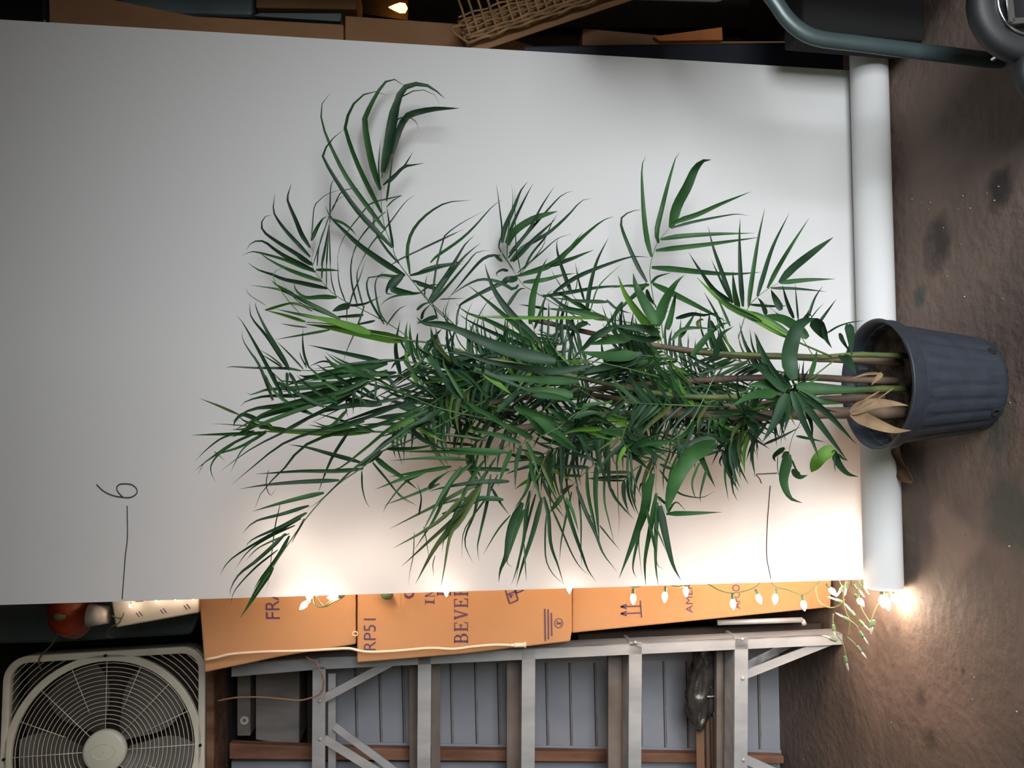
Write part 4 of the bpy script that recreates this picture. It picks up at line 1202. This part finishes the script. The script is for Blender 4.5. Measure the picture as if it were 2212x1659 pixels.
HID = [(600, 1150, .075), (655, 1205, .085), (720, 1190, .11), (785, 1170, .10), (850, 1190, .12), (925, 1215, .09), (1060, 1185, .15), (1180, 1215, .13), (1320, 1205, .13), (1420, 1150, .15), (1500, 1215, .10), (1560, 1160, .10), (1620, 1215, .08), (1665, 1130, .09), (1700, 1195, .07), (1760, 1120, .08), (1790, 1205, .07), (1835, 1160, .06), (1845, 1215, .06), (1875, 1090, .05)]
def bulb(a, b, lit=True, size=1.0):
    d = (b - a); L = d.length; t = d.normalized(); q = t.to_track_quat('Z', 'Y').to_matrix()
    def place(bm):
        bmesh.ops.transform(bm, verts=bm.verts, matrix=Matrix.Translation(a) @ q.to_4x4()); return bm
    bm = bmesh.new(); lathe(bm, [(.0012, -.002), (.0038 * size, 0), (.0042 * size, .010 * size), (.0034 * size, .013 * size)], (0, 0, 0), 'Z', 12, True); s = child(obj('bulb_socket', place(bm), M['socket'], None, smooth=False), sl)
    bm = bmesh.new()
    pr = [(.003, .012), (.0060, .017), (.0074, .022), (.0066, .027), (.004, .033), (.0012, .038)] if lit else [(.0022, .012), (.0026, .018), (.0022, .026), (.0005, .032)]
    lathe(bm, [(r * size, h * size) for r, h in pr], (0, 0, 0), 'Z', 14, True); o = child(obj('bulb', place(bm), M['bulb'] if lit else M['bulboff'], None, smooth=True), sl)
    if not lit: o['label'] = 'unlit bulb'
    return o
for i, (ax, ay, bx, by) in enumerate(SEEN):
    Y = YL if i < 14 else .20; sz = 1.0 if i < 8 else (.95 if i < 14 else .32)
    if 14 <= i < 19: Y = .285 if i < 18 else .2
    a, b = PY(ax, ay, Y), PY(bx, by, Y); bulb(a, b, True, sz)
for x, y, Y in HID:
    a = PY(x, y, Y); bulb(a, a + Vector((random.uniform(-.01, .01), random.uniform(-.004, .004), -.02)), True, 1.0)
bulb(Vector((-.674, -.049, .047)), Vector((-.70, -.052, .043)), True, 1.25)
bulb(Vector((-.672, -.058, .060)), Vector((-.69, -.068, .064)), True, 1.1); bulb(Vector((-.672, -.046, .030)), Vector((-.69, -.048, .022)), True, 1.1)  # two extra bulbs, added to throw more warm light on the floor
wire([(1250, 1240), (1290, 1244), (1332, 1256), (1352, 1262), (1368, 1268), (1384, 1266), (1402, 1256), (1424, 1256), (1446, 1263), (1466, 1268), (1484, 1262), (1504, 1255), (1530, 1262), (1552, 1274), (1578, 1281), (1612, 1276), (1634, 1266), (1648, 1252), (1662, 1256), (1676, 1268), (1700, 1274), (1732, 1284), (1752, 1275), (1768, 1258), (1780, 1250)], n=140)
wire([(660, 1262), (668, 1266), (676, 1286), (680, 1304), (692, 1312), (706, 1306), (714, 1294), (708, 1282), (694, 1278), (684, 1288), (700, 1310), (720, 1300), (742, 1288), (752, 1262)], n=80)
wire([(752, 1262)] + [(h[0], h[1], h[2] + .01) for h in HID[4:8]] + [(963, 1252), (1100, 1240, .1), (1228, 1246), (1250, 1240)], n=90)
wire([(660, 1262), (600, 1150, .09), (655, 1205, .085), (720, 1190, .09), (775, 1165, .085), (800, 1205, .08)], n=60)
wire([(1250, 1240)] + [(h[0], h[1], h[2] + .012) for h in HID[8:]], n=120)
wire([(130, 1360, .52), (122, 1374, .52), (112, 1392, .52), (96, 1408, .53), (86, 1420, .55), (84, 1432, .56), (88, 1446, .563)], n=40, r=.0022)
wire([(240, 1330, .3), (262, 1336, .3), (268, 1322, .3), (258, 1345, .3), (238, 1356, .31), (230, 1372, .38), (244, 1378, .4)], n=40, r=.0018)
# the loose end piled by the roll
PILE = [[(1770, 1256), (1762, 1270), (1768, 1296), (1784, 1310), (1802, 1312), (1818, 1304), (1824, 1294)], [(1812, 1250), (1820, 1270), (1822, 1300), (1828, 1325), (1836, 1340), (1834, 1358), (1834, 1374)],
        [(1842, 1252), (1852, 1276), (1860, 1310), (1870, 1330), (1880, 1342), (1888, 1322), (1896, 1306), (1904, 1300)], [(1800, 1326), (1800, 1345), (1808, 1370), (1820, 1388), (1826, 1408), (1828, 1420)],
        [(1836, 1340), (1850, 1352), (1856, 1362), (1864, 1378)], [(1830, 1376), (1842, 1386), (1852, 1398)], [(1838, 1248), (1840, 1268), (1852, 1280), (1866, 1284)]]
for w in PILE: wire([(x, y, .10 - .12 * (x - 1770) / 140 ) for x, y in w], n=30)
def yp(x): return .09 - .12 * (x - 1770) / 140
for ax, ay, bx, by in ((1818, 1300, 1796, 1292), (1834, 1340, 1816, 1330), (1858, 1364, 1872, 1386), (1852, 1396, 1864, 1412), (1826, 1418, 1831, 1440), (1880, 1342, 1881, 1366), (1888, 1340, 1882, 1366), (1902, 1300, 1906, 1286), (1800, 1350, 1802, 1364), (1846, 1330, 1838, 1320), (1856, 1340, 1866, 1350), (1830, 1258, 1826, 1280), (1848, 1262, 1862, 1282), (1858, 1256, 1872, 1276), (1822, 1266, 1814, 1278), (1806, 1384, 1796, 1380)):
    bulb(PY(ax, ay, yp(ax)), PY(bx, by, yp(bx)), False, 1.15)

# ================================================================== right of the paper: dim boxes, basket, cart
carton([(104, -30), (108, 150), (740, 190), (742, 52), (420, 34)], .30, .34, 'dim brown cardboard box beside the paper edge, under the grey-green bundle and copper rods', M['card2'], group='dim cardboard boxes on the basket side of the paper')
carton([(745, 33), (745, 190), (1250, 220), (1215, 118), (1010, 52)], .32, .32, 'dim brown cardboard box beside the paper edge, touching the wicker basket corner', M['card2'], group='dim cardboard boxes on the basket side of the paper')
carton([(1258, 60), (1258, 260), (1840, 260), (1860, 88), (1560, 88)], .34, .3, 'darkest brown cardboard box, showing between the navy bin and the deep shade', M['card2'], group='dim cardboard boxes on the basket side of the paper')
bm = bmesh.new(); pprism(bm, [(1130, 98), (1134, 300), (1848, 300), (1856, 88)], .16, .14); tag(obj('plastic_bin', bm, M['navy'], None, bevel=.006), 'navy plastic bin behind the paper edge near the bent cart tube', 'bin')
bm = bmesh.new(); pprism(bm, [(1412, 78), (1425, 88), (1562, 86), (1560, 58)], .32, .03); tag(obj('wood_scrap', bm, M['orange'], None, bevel=.002), 'small orange wooden offcut lying above the navy bin', 'wood')
bm = bmesh.new(); pprism(bm, [(553, -60), (553, 16), (770, 20), (772, -60)], .42, .2); tag(obj('small_carton', bm, M['card2'], None, bevel=.003), 'small tan carton lying next to the grey-green bundle', 'box')
bm = bmesh.new(); pprism(bm, [(262, -80), (255, 26), (400, 30), (545, 33), (545, -80)], .40, .2); tag(obj('plastic_bundle', bm, M['teal'], None, bevel=.012), 'grey-green plastic bundle lying beside the small tan carton', 'bundle')
bm = bmesh.new(); pprism(bm, [(560, 27), (545, 34), (735, 46), (738, 28)], .36, .2); tag(obj('folded_sheet', bm, M['teal'], None, bevel=.003), 'pale folded sheet lying between the small tan carton and a dim cardboard box', 'sheet')
bm = bmesh.new(); pprism(bm, [(190, 8), (190, 20), (252, 22), (252, 10)], .38, .05); tag(obj('black_slab', bm, M['black'], None, bevel=.003), 'thin black slab lying between the copper rods and the grey-green bundle', 'slab')
for x, w in ((177, 'first'), (187, 'second')):
    bm = bmesh.new(); tube(bm, [PY(x, -60, .38), PY(x, 19, .38)], .004, 8); tag(obj('copper_rod', bm, M['cane'], None, smooth=True), 'thin copper rod ' + ('farther from' if w == 'first' else 'nearer to') + ' the thin black slab', 'rod', 'thin copper rods')
bm = bmesh.new(); lathe(bm, [(.002, 0), (.012, .006), (.013, .02), (.008, .034), (.001, .05)], (0, 0, 0), 'Z', 16); lo_ = tag(obj('amber_light', bm, M['amber'], None, smooth=True), 'tiny amber light glowing in the dark between the dim boxes and the wicker basket', 'light'); lo_.scale = (1.25, 1.25, 1.25); lo_.location = PY(880, 18, .745)
bm = bmesh.new(); pprism(bm, [(770, -260), (770, 28), (1000, 60), (1700, 60), (1700, -260)], .80, .2); tag(obj('dark_cabinet', bm, M['dark'], None), 'dark wooden cabinet in deep shade behind the wicker basket', 'cabinet')
dkc = bpy.data.objects['dark_cabinet']; bm = bmesh.new(); pprism(bm, [(881, -40), (881, 60), (890, 60), (890, -40)], .70, .0995); obj('ledge', bm, M['dark'], dkc)
bm = bmesh.new(); pprism(bm, [(-40, -300), (-40, 45), (100, 50), (100, -300)], .55, .2); tag(obj('dark_case', bm, M['black'], None, bevel=.01), 'black case in the shade at the paper corner farthest from the ladder and the pot', 'case')
# wicker basket, tipped
bk = thing('wicker_basket', 'tan wicker basket lying tipped over beside the dim cardboard boxes', 'basket', PY(1130, 20, .22))
A0, B0 = PY(1012, 92, .20), PY(1330, -14, .20); dirv = (B0 - A0).normalized(); dn = Vector((0, 1, 0)).cross(dirv).normalized(); dn = dn if dn.x > 0 else -dn
L = (B0 - A0).length * 1.5
for k in range(7):
    off = dn * (.010 * k * (1 if k < 3 else 1.25)); pts = [A0 + off + dirv * (L * j / 40) + Vector((0, .004 * math.sin(j * 1.57 + k * math.pi), 0)) + dn * (.0015 * math.sin(j * 1.1 + k)) for j in range(41)]
    bm = bmesh.new(); tube(bm, pts, .0045 if k < 3 else .003, 6); child(obj('woven_strand', bm, M['wick'], None, smooth=True), bk)
for j in range(26):
    p = A0 + dirv * (L * (j + .5) / 26); bm = bmesh.new(); tube(bm, [p + Vector((0, .006, 0)), p + dn * .05 + Vector((0, -.004, 0)), p + dn * .11 + dirv * .006 + Vector((0, .004, 0)), p + dn * .2 + dirv * .01 + Vector((0, .03, 0))], .0034, 6, 10); child(obj('stake', bm, M['wick'], None, smooth=True), bk)
bm = bmesh.new(); bar(bm, A0 + dn * .03 + Vector((0, .03, 0)), A0 + dn * .03 + dirv * L + Vector((0, .03, 0)), .10, .004); child(obj('lining', bm, M['card2'], None), bk)
bm = bmesh.new(); tube(bm, [PY(1012, 92, .195), PY(1000, 84, .195), PY(975, 64, .2), PY(990, 56, .21), PY(1010, 52, .22)], .004, 6, 16); child(obj('loose_strand', bm, M['wick'], None, smooth=True), bk)

# garden cart, mostly out of frame
ct = thing('garden_cart', 'grey-green bent tube garden cart with rubber wheels, standing at the end of the paper roll', 'cart', PZ(2165, 138))
YC = -.45
def flat(pts, r, m, name, n=60, sq=.7): bm = bmesh.new(); tube(bm, pts, r, 12, n, squash=sq); return child(obj(name, bm, M[m], None, smooth=True), ct)
P0 = [(1600, -90), (1640, -40), (1676, 6), (1700, 40), (1732, 68), (1772, 84), (1850, 94), (1960, 108), (2060, 120), (2140, 130), (2175, 130)]
flat([PY(x, y, YC) for x, y in P0], .0165, 'green', 'tube_frame')
flat([PY(x, y, YC) + Vector((.24, .0, 0)) for x, y in P0], .0165, 'green', 'tube_frame')
bm = bmesh.new(); prism(bm, [Vector((.66, -.76, .50)), Vector((.86, -.76, .50)), Vector((.86, -.78, .80)), Vector((.64, -.78, .80))], Vector((0, .52, 0))); child(obj('shade_tray', bm, M['green'], None, bevel=.02), ct)  # unseen cart body, added to shade the lower paper
def wheel(c, r, tw):
    bm = bmesh.new(); lathe(bm, [(r * .62, -tw * .8), (r * .86, -tw), (r, -tw * .5), (r, tw * .5), (r * .86, tw), (r * .62, tw * .8), (r * .62, -tw * .8)], c, 'Y', 40); t = child(obj('tyre', bm, M['tyre'], None, smooth=True), ct)
    bm = bmesh.new(); lathe(bm, [(.002, -tw * .5), (r * .34, -tw * .5), (r * .40, -tw * .9), (r * .55, -tw * .6), (r * .63, -tw * .8), (r * .63, tw * .8)], c, 'Y', 40); child(obj('wheel_hub', bm, M['black'], None, smooth=True), ct)
    bm = bmesh.new(); tube(bm, [c + Vector((r * .58 * math.cos(a), -tw * .85, r * .58 * math.sin(a))) for a in [2 * math.pi * k / 40 for k in range(40)]], .003, 8, closed=True); child(obj('hub_ring', bm, M['chrome'], None, smooth=True), ct)
def onfloor(x, y, rpx):                    # the depth at which a wheel of that many pixels stands on the floor
    Y = -.3
    for k in range(400):
        Y -= .002
        if PY(x, y, Y).z >= rpx * mpp(Y, x, y): break
    return PY(x, y, Y), rpx * mpp(Y, x, y)
wc, wr = onfloor(2205, 18, 110); wheel(wc, wr, .02)
wc2, wr2 = onfloor(2262, 160, 66); wheel(wc2, wr2, .018)
bm = bmesh.new(); pprism(bm, [(1735, -120), (1735, 66), (1998, 88), (1998, -120)], -.22, .10); tag(obj('dark_filler', bm, M['hole'], None, bevel=.006), 'black block added to darken the area behind the bent tube of the garden cart', 'block')  # added black block that darkens the area behind the tube
bm = bmesh.new(); yb_ = wc.y - .03; bar(bm, PY(2180, -10, yb_), PY(2186, 48, yb_), .010, .004); bar(bm, PY(2186, 46, yb_), PY(2230, 44, yb_), .010, .004); child(obj('bracket', bm, M['chrome'], None), ct)
bm = bmesh.new(); disc(bm, PY(2150, 121, YC - .02), .008, 'Y', 12, .012); child(obj('bolt', bm, M['chrome'], None, smooth=False), ct)
# unseen tall block, added further forward on the right to shade that side
bm = bmesh.new(); box(bm, (.92, -1.5, 0), (1.45, -.12, 2.45)); tag(obj('shade_block', bm, M['dark'], None, bevel=.006), 'tall dark unseen block added beyond the garden cart to shade that side', 'cabinet')
# ================================================================== on the floor
def curled(name, pix, Zs, w, m, label):
    bm = bmesh.new(); Q = spline([PZ(x, y, z) for (x, y), z in zip(pix, Zs)], 12); prev = None
    for i, p in enumerate(Q):
        t = (Q[min(i + 1, 11)] - Q[max(i - 1, 0)]).normalized(); s = t.cross(Vector((0, 0, 1))).normalized(); ww = w * math.sin(math.pi * (i + .3) / 12.2)
        row = [bm.verts.new(p + s * ww * k + Vector((0, 0, abs(k) * ww * .7))) for k in (-1, -.5, 0, .5, 1)]
        if prev: [bm.faces.new((prev[k], prev[k + 1], row[k + 1], row[k])) for k in range(4)]
        prev = row
    o = obj(name, bm, M[m], None, smooth=True); sd = o.modifiers.new('thick', 'SOLIDIFY'); sd.thickness = .0012; return tag(o, label, 'leaf')
curled('dry_leaf', [(1944, 960), (1950, 985), (1962, 1015), (1974, 1040)], (.045, .03, .014, .022), .028, 'dlf', 'dry curled brown leaf lying on the floor against the paper roll beside the pot')
rr = random.Random(3)
for x, y in ((2157, 403), (2132, 417), (2148, 433), (1990, 437), (2010, 437), (2006, 452), (1970, 430), (2070, 452), (2095, 450), (2038, 492), (2075, 528), (2046, 597), (2083, 641), (2166, 645), (2080, 423), (2182, 870), (2104, 1463), (2180, 1180), (2100, 1510), (1700, 1511), (1745, 1618), (1735, 1640), (2196, 1537), (1990, 1292), (1925, 1560)):
    bm = bmesh.new(); bmesh.ops.create_icosphere(bm, subdivisions=1, radius=rr.uniform(.0009, .0019) * (1.6 if (x, y) == (2157, 403) else 1))
    for v in bm.verts: v.co *= rr.uniform(.7, 1.2)
    o = tag(obj('grit_chip', bm, M['grit'], None), 'tiny pale chip of grit lying on the dark concrete floor', 'grit', 'chips of grit on the floor'); p = PZ(x, y, .001); o.location = (p.x, p.y, .0009)
